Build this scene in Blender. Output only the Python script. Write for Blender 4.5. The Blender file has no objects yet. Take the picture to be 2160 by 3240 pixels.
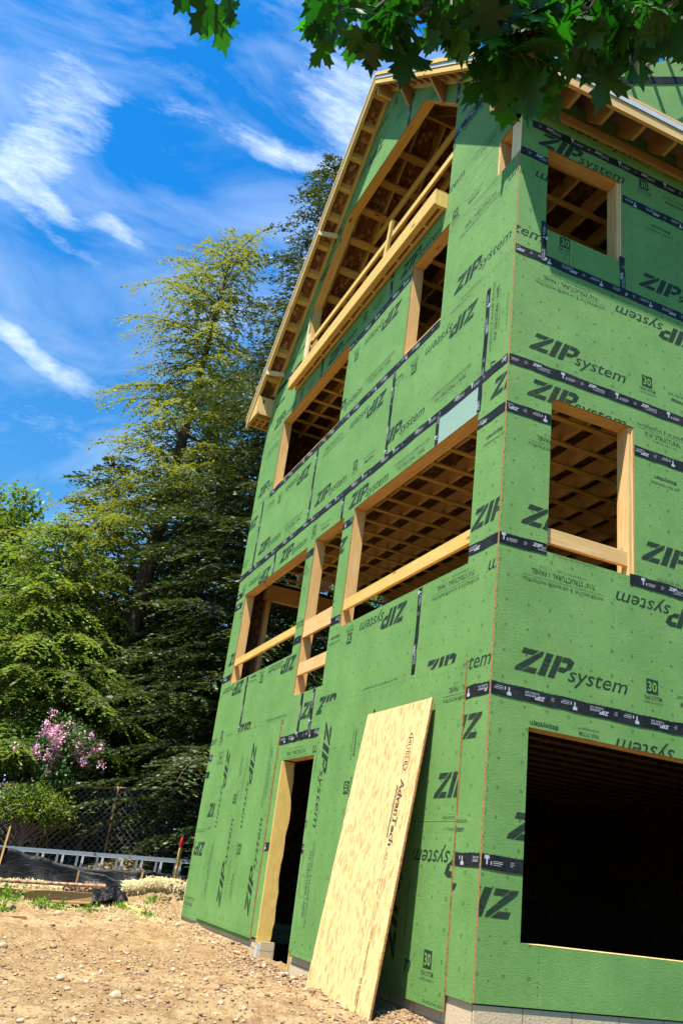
import bpy, math, random
import numpy as np
from mathutils import Vector, Matrix
F = 0.3048            # the house was framed in feet; every length below is in feet
SC = bpy.context.scene
random.seed(4)
# ------------------------------------------------------------ camera
CAM = (18.2401, -11.3114, 2.1099)
cd = bpy.data.cameras.new('camera'); cam = bpy.data.objects.new('camera', cd); SC.collection.objects.link(cam)
r_ = Vector((0.31253394, 0.90993601, 0)); 
yaw, pit, roll = -1.21173571, 0.397371351, 0.13296092
f_ = Vector((math.sin(yaw)*math.cos(pit), math.cos(yaw)*math.cos(pit), math.sin(pit)))
r0 = Vector((math.cos(yaw), -math.sin(yaw), 0)); u0 = r0.cross(f_)
r_ = math.cos(roll)*r0 + math.sin(roll)*u0; u_ = -math.sin(roll)*r0 + math.cos(roll)*u0
M = Matrix((r_, u_, -f_)).transposed().to_4x4(); M.translation = Vector(CAM)*F
cam.matrix_world = M
cd.sensor_fit = 'VERTICAL'; cd.sensor_height = 36; cd.sensor_width = 24; cd.lens = 36*2727.93/3240
cd.clip_start = 0.05; cd.clip_end = 3000
SC.camera = cam
# ------------------------------------------------------------ light
SUN = Vector((0.2275, -0.364, 1.0)).normalized()
EL = math.asin(SUN.z); AZ = math.atan2(SUN.x, SUN.y)
sl = bpy.data.lights.new('sun', 'SUN'); sl.energy = 5.0; sl.angle = math.radians(0.5); sl.color = (1, .95, .86)
so = bpy.data.objects.new('sun', sl); SC.collection.objects.link(so)
so.rotation_euler = SUN.to_track_quat('Z', 'Y').to_euler(); so.location = (0, 0, 40)
SC.view_settings.view_transform = 'Standard'; SC.view_settings.look = 'None'
SC.view_settings.exposure = 1.47; SC.view_settings.gamma = 1
SC.cycles.diffuse_bounces = 3
W = bpy.data.worlds.new('World'); SC.world = W; W.use_nodes = True


class NT:
    """small helper for node trees"""
    def __init__(s, tree):
        s.t = tree; tree.nodes.clear()
    def n(s, typ, **kw):
        nd = s.t.nodes.new('ShaderNode'+typ)
        for k, v in kw.items():
            if k.startswith('i_'):
                nd.inputs[k[2:].replace('_', ' ')].default_value = v
            else: setattr(nd, k, v)
        return nd
    def l(s, a, b): s.t.links.new(a, b)
    def val(s, x, inp):
        if hasattr(x, 'is_output'): s.l(x, inp)
        else: inp.default_value = x
    def math(s, op, a, b=0.0, c=None, clamp=False):
        nd = s.n('Math', operation=op, use_clamp=clamp); s.val(a, nd.inputs[0]); s.val(b, nd.inputs[1])
        if c is not None: s.val(c, nd.inputs[2])
        return nd.outputs[0]
    def ramp(s, x, stops):
        nd = s.n('ValToRGB'); cr = nd.color_ramp
        while len(cr.elements) < len(stops): cr.elements.new(.5)
        for e, (p, c) in zip(cr.elements, stops):
            e.position = p; e.color = (c, c, c, 1) if isinstance(c, (int, float)) else (*c, 1)
        s.val(x, nd.inputs[0]); return nd.outputs[0]
    def noise(s, vec, scale, detail=4, rough=.55, dist=0, dim='3D'):
        nd = s.n('TexNoise', noise_dimensions=dim); s.l(vec, nd.inputs['Vector'])
        nd.inputs['Scale'].default_value = scale; nd.inputs['Detail'].default_value = detail
        nd.inputs['Roughness'].default_value = rough; nd.inputs['Distortion'].default_value = dist
        return nd.outputs[0]
    def mapv(s, vec, scale=(1, 1, 1), rot=(0, 0, 0), loc=(0, 0, 0)):
        nd = s.n('Mapping'); s.l(vec, nd.inputs[0]); nd.inputs['Scale'].default_value = scale
        nd.inputs['Rotation'].default_value = rot; nd.inputs['Location'].default_value = loc
        return nd.outputs[0]
    def mix(s, fac, a, b, mode='MIX'):
        nd = s.n('MixRGB', blend_type=mode); s.val(fac, nd.inputs[0])
        for q, i in ((a, 1), (b, 2)):
            if hasattr(q, 'is_output'): s.l(q, nd.inputs[i])
            else: nd.inputs[i].default_value = (*q, 1)
        return nd.outputs[0]


def make_world():
    t = NT(W.node_tree)
    sky = t.n('TexSky', sky_type='NISHITA', sun_disc=False, sun_elevation=EL, sun_rotation=AZ, altitude=50, air_density=1.0, dust_density=.6, ozone_density=2.5)
    co = t.n('TexCoord'); sep = t.n('SeparateXYZ'); t.l(co.outputs['Generated'], sep.inputs[0])
    nx = t.math('MAXIMUM', t.math('MULTIPLY', sep.outputs[0], -1), 0.12)
    U = t.math('DIVIDE', sep.outputs[1], nx); V = t.math('DIVIDE', sep.outputs[2], nx)
    cmb = t.n('CombineXYZ'); t.l(U, cmb.inputs[0]); t.l(V, cmb.inputs[1]); P = cmb.outputs[0]
    wob = t.n('TexNoise'); t.l(P, wob.inputs['Vector']); wob.inputs['Scale'].default_value = 6; wob.inputs['Detail'].default_value = 4
    vm = t.n('VectorMath', operation='SUBTRACT'); t.l(wob.outputs['Color'], vm.inputs[0]); vm.inputs[1].default_value = (.5, .5, .5)
    vs = t.n('VectorMath', operation='SCALE'); t.l(vm.outputs[0], vs.inputs[0]); vs.inputs['Scale'].default_value = .07
    va = t.n('VectorMath', operation='ADD'); t.l(P, va.inputs[0]); t.l(vs.outputs[0], va.inputs[1]); PW = va.outputs[0]
    # cirrus clouds: (u, v, half length, half width, tilt, strength)
    blobs = [(-.115, .93, .085, .13, 0, 1.2), (-.13, .80, .10, .075, 0, 1.0), (.10, 1.0, .20, .035, 5, .8), (.03, .90, .05, .05, 0, .4),
             (.22, .985, .13, .028, 10, .75), (.0, .755, .055, .03, -10, 1.0), (-.10, .76, .09, .02, -25, .9), (-.05, .70, .16, .016, -25, .6),
             (-.10, .57, .16, .022, -28, .85), (-.01, .535, .12, .02, -18, .6), (.30, 1.16, .13, .20, 30, 1.15), (.03, .45, .2, .05, -12, .7), (.25, .80, .30, .10, 10, .55), (.12, .62, .3, .07, 0, .4), (.45, .9, .3, .3, 0, .5)]
    tot = None
    for (bu, bv, ha, hb, an, st) in blobs:
        m = t.n('Mapping', vector_type='TEXTURE'); t.l(PW, m.inputs[0]); m.inputs['Location'].default_value = (bu, bv, 0)
        m.inputs['Rotation'].default_value = (0, 0, math.radians(an)); m.inputs['Scale'].default_value = (ha, hb, 1)
        ln = t.n('VectorMath', operation='LENGTH'); t.l(m.outputs[0], ln.inputs[0])
        mr = t.n('MapRange', interpolation_type='SMOOTHERSTEP'); t.l(ln.outputs['Value'], mr.inputs[0])
        mr.inputs['From Min'].default_value = 1.5; mr.inputs['From Max'].default_value = 0.0; mr.inputs['To Max'].default_value = st
        tot = mr.outputs[0] if tot is None else t.math('ADD', tot, mr.outputs[0])
    st_ = t.mapv(P, (1, 1.9, 1), (0, 0, .35))
    n1 = t.noise(st_, 6.5, 12, .66, .35); n2 = t.noise(P, 15, 10, .7, .25)
    nn = t.math('ADD', t.math('MULTIPLY', n1, .65), t.math('MULTIPLY', n2, .35))
    th = t.math('SUBTRACT', .655, t.math('MULTIPLY', t.math('MINIMUM', tot, 1.3), .29))
    fine = t.noise(t.mapv(PW, (1, 3.2, 1), (0, 0, .5)), 22, 10, .75, .2)
    d = t.math('MULTIPLY', t.math('SUBTRACT', t.math('ADD', t.math('MULTIPLY', nn, .64), t.math('MULTIPLY', fine, .36)), th), 2.25, clamp=True)
    d = t.math('POWER', t.math('MULTIPLY', d, t.math('MINIMUM', t.math('ADD', tot, .25), 1.0)), 1.15)
    thin = t.math('MULTIPLY', t.ramp(t.noise(st_, 2.4, 8, .6, .8), [(.44, 0), (.75, .5)]), .62)
    d = t.math('MAXIMUM', d, thin)
    hs = t.n('HueSaturation'); t.l(sky.outputs[0], hs.inputs['Color']); hs.inputs['Saturation'].default_value = 1.3; hs.inputs['Value'].default_value = 1.0
    tc_ = t.mix(t.ramp(V, [(.25, 0), (.85, 1)]), (.80, 1.02, .98), (.19, 1.07, 1.32)); tint = t.mix(1.0, hs.outputs[0], tc_, 'MULTIPLY')
    col = t.mix(d, tint, (6.0, 6.8, 7.6))
    bg = t.n('Background'); t.l(col, bg.inputs[0]); bg.inputs[1].default_value = 0.077
    o = t.n('OutputWorld'); t.l(bg.outputs[0], o.inputs[0])
make_world()

# ------------------------------------------------------------ materials
MAT = {}
def newmat(name):
    m = bpy.data.materials.new(name); m.use_nodes = True; MAT[name] = m
    return m, NT(m.node_tree)
def finish(t, col, rough=.7, bump=None, bstr=.3, bdist=.01, spec=.3, metal=0.0, trans=0.0, tcol=None, alpha=None):
    b = t.n('BsdfPrincipled'); o = t.n('OutputMaterial')
    if hasattr(col, 'is_output'): t.l(col, b.inputs['Base Color'])
    else: b.inputs['Base Color'].default_value = (*col, 1)
    t.val(rough, b.inputs['Roughness']); b.inputs['Specular IOR Level'].default_value = spec; b.inputs['Metallic'].default_value = metal
    if bump is not None:
        bn = t.n('Bump'); bn.inputs['Strength'].default_value = bstr; bn.inputs['Distance'].default_value = bdist
        t.l(bump, bn.inputs['Height']); t.l(bn.outputs[0], b.inputs['Normal'])
    out = b.outputs[0]
    if trans:
        tr = t.n('BsdfTranslucent'); t.l(tcol, tr.inputs[0]) if hasattr(tcol, 'is_output') else setattr(tr.inputs[0], 'default_value', (*tcol, 1))
        mx = t.n('MixShader'); mx.inputs[0].default_value = trans; t.l(out, mx.inputs[1]); t.l(tr.outputs[0], mx.inputs[2]); out = mx.outputs[0]
    if alpha is not None:
        tp = t.n('BsdfTransparent'); mx = t.n('MixShader'); t.l(alpha, mx.inputs[0]); t.l(tp.outputs[0], mx.inputs[1]); t.l(out, mx.inputs[2]); out = mx.outputs[0]
    t.l(out, o.inputs[0])

def mats():
    # coated green sheathing: fine wrinkled strand relief under a resin overlay
    m, t = newmat('green_sheathing'); co = t.n('TexCoord').outputs['Object']
    n1 = t.noise(t.mapv(co, (1, 1, 2.4), (.5, .6, .4)), 34, 7, .72, 2.6); n2 = t.noise(t.mapv(co, (1, 1, 3.2), (-.7, -.5, 1.1)), 46, 5, .7, 1.6); n3 = t.noise(co, 1.6, 8, .68)
    h = t.math('ADD', t.math('MULTIPLY', n1, .8), t.math('MULTIPLY', n2, .8))
    c = t.mix(t.ramp(n3, [(.3, 0), (.7, 1)]), (.108, .238, .056), (.172, .325, .090))
    c = t.mix(t.ramp(n1, [(.25, .55), (.6, 0)]), c, (.062, .175, .036))
    sc = t.noise(t.mapv(co, (9, 9, .9), (.1, .2, .3)), 3, 7, .75, .3)
    c = t.mix(t.ramp(sc, [(.63, 0), (.73, .35)]), c, (.26, .45, .17))
    finish(t, c, .72, h, 1.0, .009, .22)
    m, t = newmat('ink'); co = t.n('TexCoord').outputs['Object']
    n1 = t.noise(t.mapv(co, (1, 1, 14)), 5, 4, .8); n2 = t.noise(co, 60, 4, .8)
    a = t.math('ADD', t.ramp(n1, [(.32, .50), (.52, .93)]), t.math('MULTIPLY', t.math('SUBTRACT', n2, .5), .5), clamp=True)
    finish(t, (.016, .030, .017), .7, alpha=a, spec=.2)
    m, t = newmat('knockout_ink'); co = t.n('TexCoord').outputs['Object']
    finish(t, (.135, .27, .058), .75, spec=.2)
    m, t = newmat('black_tape'); co = t.n('TexCoord').outputs['Object']
    n = t.noise(t.mapv(co, (1, 1, 1)), 9, 5, .65, 1.5)
    finish(t, t.mix(t.ramp(t.noise(co, 4, 5), [(.4, 0), (.7, 1)]), (.008, .008, .008), (.022, .021, .023)), .58, n, .9, .012, .14)
    m, t = newmat('tape_print'); finish(t, (.36, .36, .38), .6)
    m, t = newmat('strand_edge'); co = t.n('TexCoord').outputs['Object']
    n = t.noise(co, 60, 4, .7); finish(t, t.mix(t.ramp(n, [(.35, 0), (.65, 1)]), (.16, .055, .02), (.45, .21, .08)), .85, n, .8, .004)
    for nm, ca, cb, cc in (('lumber', (.66, .43, .185), (.50, .29, .10), (.12, .05, .018)), ('yellow_lumber', (.62, .42, .13), (.50, .32, .075), (.14, .07, .015)),
                           ('aged_or_shaded_lumber', (.42, .25, .10), (.30, .165, .055), (.10, .05, .02)), ('pale_lumber', (.72, .55, .33), (.62, .43, .22), (.2, .1, .05))):
        m, t = newmat(nm); uv = t.n('UVMap').outputs[0]
        g = t.noise(t.mapv(uv, (.9, 16, 1)), 2.2, 5, .6, .9); g2 = t.noise(t.mapv(uv, (.35, 2.2, 1)), 2.0, 3)
        vo = t.n('TexVoronoi', feature='F1'); t.l(t.mapv(uv, (1.1, 2.6, 1)), vo.inputs['Vector']); vo.inputs['Scale'].default_value = 1.15
        kn = t.ramp(vo.outputs['Distance'], [(.06, 1), (.13, 0)])
        c = t.mix(t.ramp(g, [(.35, 0), (.65, 1)]), ca, cb); c = t.mix(t.ramp(g2, [(.4, 0), (.65, .75)]), c, cb); c = t.mix(kn, c, cc)
        fine = t.noise(t.mapv(uv, (3, 60, 1)), 3, 3, .7)
        c = t.mix(t.ramp(fine, [(.55, 0), (.75, .3)]), c, cc)
        finish(t, c, .72, fine, .35, .003, .25)
    m, t = newmat('strand_board'); uv = t.n('TexCoord').outputs['Object']
    cols = []
    for rr in (.4, 1.5, 2.6):
        v = t.n('TexVoronoi', feature='F1'); t.l(t.mapv(uv, (5, 5, 1.6), (rr, rr*.7, rr)), v.inputs['Vector']); v.inputs['Scale'].default_value = 4
        cols.append(v)
    c = t.mix(t.math('FRACT', t.math('MULTIPLY', cols[0].outputs['Distance'], 3.1)), (.23, .105, .034), (.135, .056, .018))
    sp = t.n('SeparateColor'); t.l(cols[1].outputs['Color'], sp.inputs[0])
    c = t.mix(t.ramp(sp.outputs[0], [(.25, .8), (.6, 0)]), c, (.10, .042, .014)); c = t.mix(t.ramp(sp.outputs[1], [(.78, 0), (.86, .7)]), c, (.42, .24, .10))
    finish(t, c, .8, sp.outputs[0], .3, .004)
    m, t = newmat('shaded_strand_board'); uv = t.n('TexCoord').outputs['Object']; v = t.n('TexVoronoi', feature='F1'); t.l(t.mapv(uv, (9, 9, 9)), v.inputs['Vector']); v.inputs['Scale'].default_value = 2; sp = t.n('SeparateColor'); t.l(v.outputs['Color'], sp.inputs[0])
    finish(t, t.mix(t.ramp(sp.outputs[0], [(.6, 0), (.9, 1)]), (.055, .026, .010), (.15, .07, .024)), .85)  # darkened copy of strand board, interior shade put into the colour
    # pale sub-floor sheet with long strands
    m, t = newmat('pale_strand_board'); uv = t.n('UVMap').outputs[0]
    w = t.mapv(uv, (1, 1, 1)); wn = t.n('TexNoise'); t.l(w, wn.inputs['Vector']); wn.inputs['Scale'].default_value = 1.4; wn.inputs['Detail'].default_value = 2
    wv = t.n('VectorMath', operation='SCALE'); t.l(wn.outputs['Color'], wv.inputs[0]); wv.inputs['Scale'].default_value = .16
    wa = t.n('VectorMath', operation='ADD'); t.l(w, wa.inputs[0]); t.l(wv.outputs[0], wa.inputs[1])
    v = t.n('TexVoronoi', feature='F1'); t.l(t.mapv(wa.outputs[0], (9, 32, 1), (0, 0, .2)), v.inputs['Vector']); v.inputs['Scale'].default_value = 1.25
    v2 = t.n('TexVoronoi', feature='F1'); t.l(t.mapv(wa.outputs[0], (8, 27, 1), (0, 0, -.3)), v2.inputs['Vector']); v2.inputs['Scale'].default_value = 1.3
    s1 = t.n('SeparateColor'); t.l(v.outputs['Color'], s1.inputs[0]); s2 = t.n('SeparateColor'); t.l(v2.outputs['Color'], s2.inputs[0])
    fib = t.noise(t.mapv(uv, (2.5, 60, 1)), 2, 4, .7)
    c = t.mix(s1.outputs[0], (.66, .46, .20), (.46, .27, .085)); c = t.mix(t.math('MULTIPLY', s2.outputs[1], .6), c, (.66, .47, .22))
    c = t.mix(t.ramp(s2.outputs[0], [(.80, 0), (.9, .6)]), c, (.28, .135, .04)); c = t.mix(t.ramp(fib, [(.56, 0), (.72, .55)]), c, (.36, .19, .07))
    finish(t, c, .75, fib, .3, .003, .25)
    m, t = newmat('board_ink'); uv = t.n('TexCoord').outputs['Object']
    finish(t, (.05, .035, .025), .7, alpha=t.ramp(t.noise(uv, 40, 4, .8), [(.35, .35), (.55, .95)]))
    # concrete block
    m, t = newmat('concrete_block'); co = t.n('TexCoord').outputs['Object']
    sx = t.n('SeparateXYZ'); t.l(co, sx.inputs[0]); cb_ = t.n('CombineXYZ'); t.l(t.math('ADD', sx.outputs[0], sx.outputs[1]), cb_.inputs[0]); t.l(t.math('ADD', sx.outputs[2], .09), cb_.inputs[1])
    br = t.n('TexBrick'); t.l(cb_.outputs[0], br.inputs['Vector']); br.inputs['Scale'].default_value = 1
    br.inputs['Brick Width'].default_value = .40; br.inputs['Row Height'].default_value = .2; br.inputs['Mortar Size'].default_value = .006
    br.inputs['Color1'].default_value = (.50, .38, .235, 1); br.inputs['Color2'].default_value = (.44, .33, .20, 1); br.inputs['Mortar'].default_value = (.24, .18, .12, 1)
    n = t.noise(co, 55, 6, .7); n2 = t.noise(co, 5, 5)
    c = t.mix(t.ramp(n, [(.3, .5), (.5, 0)]), br.outputs[0], (.17, .14, .10)); c = t.mix(t.ramp(n2, [(.5, 0), (.75, .5)]), c, (.42, .32, .20))
    finish(t, c, .92, n, .8, .006, .1)
    # dirt
    m, t = newmat('dirt'); co = t.n('TexCoord').outputs['Object']
    n0 = t.noise(co, .35, 5, .6, .6); n1 = t.noise(co, 3.2, 9, .72, .4); n2 = t.noise(co, 26, 7, .75); vo = t.n('TexVoronoi'); t.l(co, vo.inputs['Vector']); vo.inputs['Scale'].default_value = 22
    c = t.mix(t.ramp(n0, [(.35, 0), (.65, 1)]), (.26, .172, .078), (.385, .272, .138))
    c = t.mix(t.ramp(t.noise(co, .9, 7, .7, 1.2), [(.45, 0), (.60, .55)]), c, (.20, .115, .05)); c = t.mix(t.ramp(n1, [(.44, .75), (.56, 0)]), c, (.19, .105, .045)); c = t.mix(t.ramp(n2, [(.52, 0), (.72, .75)]), c, (.50, .38, .23))
    c = t.mix(t.ramp(n2, [(.28, .75), (.42, 0)]), c, (.13, .065, .026))
    h = t.math('ADD', t.math('MULTIPLY', n2, .7), t.math('ADD', t.math('MULTIPLY', n1, 1.2), t.math('MULTIPLY', vo.outputs[0], -.5)))
    finish(t, c, .95, h, 1.0, .035, .08)
    m, t = newmat('far_soil'); co = t.n('TexCoord').outputs['Object']
    n = t.noise(co, 3, 8, .7); finish(t, t.mix(n, (.03, .035, .012), (.10, .075, .035)), .95, n, .8, .05, .08)
    m, t = newmat('stone'); oi = t.n('ObjectInfo'); co = t.n('TexCoord').outputs['Object']; at = t.n('Attribute', attribute_name='tint')
    n = t.noise(co, 9, 6, .65); c = t.mix(at.outputs['Fac'], (.19, .11, .055), (.48, .37, .24)); c = t.mix(t.ramp(n, [(.4, .5), (.6, 0)]), c, (.17, .10, .055))
    finish(t, c, .88, n, .6, .012, .15)
    # leaves
    def leaf(nm, dark, mid, tip, tr=.35, tc=(.20, .34, .03), rough=.5, spec=.35):
        m, t = newmat(nm); at = t.n('Attribute', attribute_name='tint').outputs['Fac']
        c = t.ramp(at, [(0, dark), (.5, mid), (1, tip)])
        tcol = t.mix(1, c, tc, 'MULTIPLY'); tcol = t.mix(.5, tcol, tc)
        finish(t, c, rough, trans=tr, tcol=tcol, spec=spec)
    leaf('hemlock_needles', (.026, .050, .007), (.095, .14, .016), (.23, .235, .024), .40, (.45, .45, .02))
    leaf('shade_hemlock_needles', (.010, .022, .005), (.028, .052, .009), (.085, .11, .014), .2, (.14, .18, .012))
    leaf('broad_leaves', (.022, .050, .007), (.075, .14, .014), (.19, .23, .02), .38, (.30, .42, .018))
    leaf('fresh_leaves', (.024, .056, .009), (.085, .150, .018), (.23, .29, .035), .40, (.36, .48, .03))
    leaf('bright_leaves', (.03, .09, .010), (.095, .22, .018), (.24, .38, .035), .42, (.32, .58, .03))
    leaf('shrub_leaves', (.03, .075, .015), (.085, .17, .04), (.20, .30, .08), .3, (.2, .33, .06))
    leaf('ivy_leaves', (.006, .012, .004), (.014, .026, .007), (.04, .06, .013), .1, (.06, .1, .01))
    leaf('pink_blossom', (.66, .30, .42), (.82, .48, .60), (.93, .70, .80), .3, (.8, .3, .5))
    leaf('yellow_blossom', (.5, .42, .02), (.75, .65, .03), (.8, .8, .2), .3, (.8, .7, .05))
    leaf('purple_blossom', (.2, .14, .42), (.33, .26, .6), (.45, .4, .7), .3, (.4, .3, .7))
    m, t = newmat('maple_leaf'); at = t.n('Attribute', attribute_name='tint').outputs['Fac']; co = t.n('TexCoord').outputs['Object']
    c = t.ramp(at, [(0, (.011, .036, .006)), (.6, (.024, .075, .010)), (1, (.055, .15, .018))])
    c = t.mix(t.math('MULTIPLY', t.noise(co, 30, 4), .4), c, (.012, .035, .008))
    finish(t, c, .42, trans=.27, tcol=t.mix(1, c, (1.0, 3.2, .5), 'MULTIPLY'), spec=.3)
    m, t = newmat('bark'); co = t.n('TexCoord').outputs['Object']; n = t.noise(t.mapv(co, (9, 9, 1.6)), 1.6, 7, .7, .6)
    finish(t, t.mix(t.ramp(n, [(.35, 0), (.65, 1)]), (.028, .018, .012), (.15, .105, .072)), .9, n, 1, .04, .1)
    m, t = newmat('twig_bark'); finish(t, (.11, .08, .06), .85)
    m, t = newmat('straw'); co = t.n('TexCoord').outputs['Object']; n = t.noise(t.mapv(co, (30, 9, 30), (.3, .2, .5)), 2, 6, .8, 2)
    finish(t, t.mix(t.ramp(n, [(.38, 0), (.62, 1)]), (.16, .10, .035), (.68, .56, .28)), .9, n, 1, .03, .1)
    m, t = newmat('straw_bit'); finish(t, (.62, .50, .26), .9)
    m, t = newmat('black_film'); co = t.n('TexCoord').outputs['Object']; n = t.noise(t.mapv(co, (1.5, 1.5, 5)), 3, 5, .6, 1)
    finish(t, (.004, .004, .0045), .5, n, .5, .03, .15)
    m, t = newmat('blue_edge_film'); finish(t, (.10, .25, .30), .5)
    m, t = newmat('aluminium'); finish(t, (.22, .25, .27), .5, metal=.5)
    m, t = newmat('galvanised'); co = t.n('TexCoord').outputs['Object']; finish(t, t.mix(t.noise(co, 8, 4), (.33, .35, .35), (.48, .49, .49)), .6, metal=.0)
    m, t = newmat('glossy_green'); co = t.n('TexCoord').outputs['Object']; n = t.noise(co, 60, 6, .8); finish(t, t.mix(t.ramp(n, [(.4, 0), (.6, 1)]), (.16, .27, .17), (.33, .42, .32)), .35, n, .9, .004, .6)
    m, t = newmat('rusty_steel'); co = t.n('TexCoord').outputs['Object']; n = t.noise(co, 14, 6, .7)
    finish(t, t.mix(t.ramp(n, [(.4, 0), (.62, 1)]), (.14, .06, .03), (.42, .27, .16)), .7, n, .4, .004)
    m, t = newmat('fence_wire'); finish(t, (.16, .14, .12), .6)
    m, t = newmat('red_paint'); finish(t, (.62, .012, .014), .5)
    m, t = newmat('white_stone'); co = t.n('TexCoord').outputs['Object']; finish(t, (.55, .58, .66), .9, t.noise(co, 40, 4), .6, .01)
mats()

# ------------------------------------------------------------ mesh helpers
def tag(o, label=None, cat=None, group=None, kind=None):
    if label: o['label'] = label
    if cat: o['category'] = cat
    if group: o['group'] = group
    if kind: o['kind'] = kind
    return o
def empty(name, loc, label, cat, group=None):
    o = bpy.data.objects.new(name, None); SC.collection.objects.link(o); o.location = Vector(loc)*F
    o.empty_display_size = .2
    return tag(o, label, cat, group)

class MB:
    """collects shapes given in feet; build() links them as one mesh object"""
    def __init__(s): s.v = []; s.f = []; s.mi = []; s.uv = []
    def poly(s, pts, faces, ax=None, mi=0, mfun=None):
        b = len(s.v); pts = [Vector(p) for p in pts]; s.v += [tuple(p) for p in pts]
        off = (random.uniform(0, 40), random.uniform(0, 40))
        A = (Vector(ax).normalized() if ax is not None else Vector((0, 0, 1)))
        for f in faces:
            s.f.append([b+i for i in f])
            n = (pts[f[1]]-pts[f[0]]).cross(pts[f[2]]-pts[f[1]])
            n = n.normalized() if n.length > 1e-9 else Vector((0, 0, 1))
            if abs(n.dot(A)) > .9: B = A.orthogonal().normalized(); A2 = n.cross(B)
            else: A2 = A; B = n.cross(A).normalized()
            for i in f: s.uv.append((pts[i].dot(A2)*.5+off[0], pts[i].dot(B)*.5+off[1]))
            s.mi.append(mfun(n) if mfun else mi)
    def box(s, x0, x1, y0, y1, z0, z1, ax=None, mi=0, mfun=None):
        if ax is None:
            d = (x1-x0, y1-y0, z1-z0); k = d.index(max(d)); ax = [(1, 0, 0), (0, 1, 0), (0, 0, 1)][k]
        p = [(x0, y0, z0), (x1, y0, z0), (x1, y1, z0), (x0, y1, z0), (x0, y0, z1), (x1, y0, z1), (x1, y1, z1), (x0, y1, z1)]
        s.poly(p, [(0, 3, 2, 1), (4, 5, 6, 7), (0, 1, 5, 4), (1, 2, 6, 5), (2, 3, 7, 6), (3, 0, 4, 7)], ax, mi, mfun); return s
    def prism(s, pts, ext, ax=None, mi=0, mfun=None):
        e = Vector(ext); a = [Vector(p) for p in pts]; n = len(a)
        nn = sum(((a[i]-a[0]).cross(a[(i+1) % n]-a[0]) for i in range(1, n)), Vector())
        if nn.dot(e) > 0: a = a[::-1]
        s.poly(a+[q+e for q in a], [tuple(range(n))]+[tuple(range(2*n-1, n-1, -1))]+[(i, i+n, (i+1) % n+n, (i+1) % n) for i in range(n)], ax, mi, mfun); return s
    def beam(s, p0, p1, w, h, up=(0, 0, 1), mi=0):
        p0 = Vector(p0); p1 = Vector(p1); d = (p1-p0).normalized(); sd = d.cross(Vector(up))
        sd = (sd if sd.length > 1e-6 else d.orthogonal()).normalized(); uu = sd.cross(d).normalized()
        q = [p+sd*a*w/2+uu*b*h/2 for p in (p0, p1) for a, b in ((-1, -1), (1, -1), (1, 1), (-1, 1))]
        s.poly(q, [(0, 3, 2, 1), (4, 5, 6, 7), (0, 1, 5, 4), (1, 2, 6, 5), (2, 3, 7, 6), (3, 0, 4, 7)], d, mi); return s
    def tube(s, pts, rad, n=8, mi=0, cap=True):
        pts = [Vector(p) for p in pts]; rr = rad if isinstance(rad, (list, tuple)) else [rad]*len(pts); ring = []; up = None
        P = []
        for i, p in enumerate(pts):
            d = (pts[min(i+1, len(pts)-1)]-pts[max(i-1, 0)]).normalized()
            if up is None: up = d.orthogonal().normalized()
            up = (up-d*up.dot(d)).normalized(); sd = d.cross(up)
            P += [p+(up*math.cos(2*math.pi*k/n)+sd*math.sin(2*math.pi*k/n))*rr[i] for k in range(n)]
        fs = [(i*n+k, i*n+(k+1) % n, (i+1)*n+(k+1) % n, (i+1)*n+k) for i in range(len(pts)-1) for k in range(n)]
        if cap: fs += [tuple(range(n-1, -1, -1)), tuple((len(pts)-1)*n+k for k in range(n))]
        s.poly(P, fs, pts[-1]-pts[0], mi); return s
    def build(s, name, mats_, parent=None, label=None, smooth=False, bevel=0):
        me = bpy.data.meshes.new(name); off = Vector((0, 0, 0))
        if parent is not None: 
            q = parent; 
            while q is not None: off += q.location; q = q.parent
        me.from_pydata([tuple(Vector(v)*F-off) for v in s.v], [], s.f)
        for m in (mats_ if isinstance(mats_, (list, tuple)) else [mats_]): me.materials.append(MAT[m])
        me.polygons.foreach_set('material_index', s.mi)
        ul = me.uv_layers.new(name='UVMap'); ul.data.foreach_set('uv', [c for u in s.uv for c in u])
        if smooth: me.polygons.foreach_set('use_smooth', [True]*len(me.polygons))
        me.update()
        o = bpy.data.objects.new(name, me); SC.collection.objects.link(o)
        if parent is not None: o.parent = parent
        if label: o['label'] = label
        if bevel:
            b = o.modifiers.new('edges', 'BEVEL'); b.width = bevel*F; b.segments = 1; b.limit_method = 'ANGLE'
        return o
def one(name, mat, parent=None, label=None, **k):
    m = MB(); m.box(*k['box']); return m.build(name, mat, parent, label, bevel=k.get('bevel', 0))

# ------------------------------------------------------------ writing: outlines as 2D triangles in feet
def text_tris(txt, w=None, h=None, shear=0.0, bold=0.0):
    cu = bpy.data.curves.new('lettering', 'FONT'); cu.body = txt; cu.size = 1; cu.shear = shear; cu.offset = bold; cu.resolution_u = 2; cu.fill_mode = 'FRONT'
    ob = bpy.data.objects.new('lettering', cu); SC.collection.objects.link(ob)
    dg = bpy.context.evaluated_depsgraph_get(); ev = ob.evaluated_get(dg); me = ev.to_mesh(); me.calc_loop_triangles()
    V = np.array([v.co[:2] for v in me.vertices]); T = [tuple(t.vertices) for t in me.loop_triangles]
    ev.to_mesh_clear(); bpy.data.objects.remove(ob); bpy.data.curves.remove(cu)
    tris = V[np.array(T)]; x0, x1 = tris[..., 0].min(), tris[..., 0].max()
    sx = w/(x1-x0) if w else 1; sy = h/.70 if h else sx
    tris[..., 0] = (tris[..., 0]-x0)*sx; tris[..., 1] *= sy
    return tris.reshape(-1, 3, 2)
def fan(poly):
    return [[poly[0], poly[i], poly[i+1]] for i in range(1, len(poly)-1)]
def rect2(x0, x1, y0, y1): return fan([(x0, y0), (x1, y0), (x1, y1), (x0, y1)])
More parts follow.
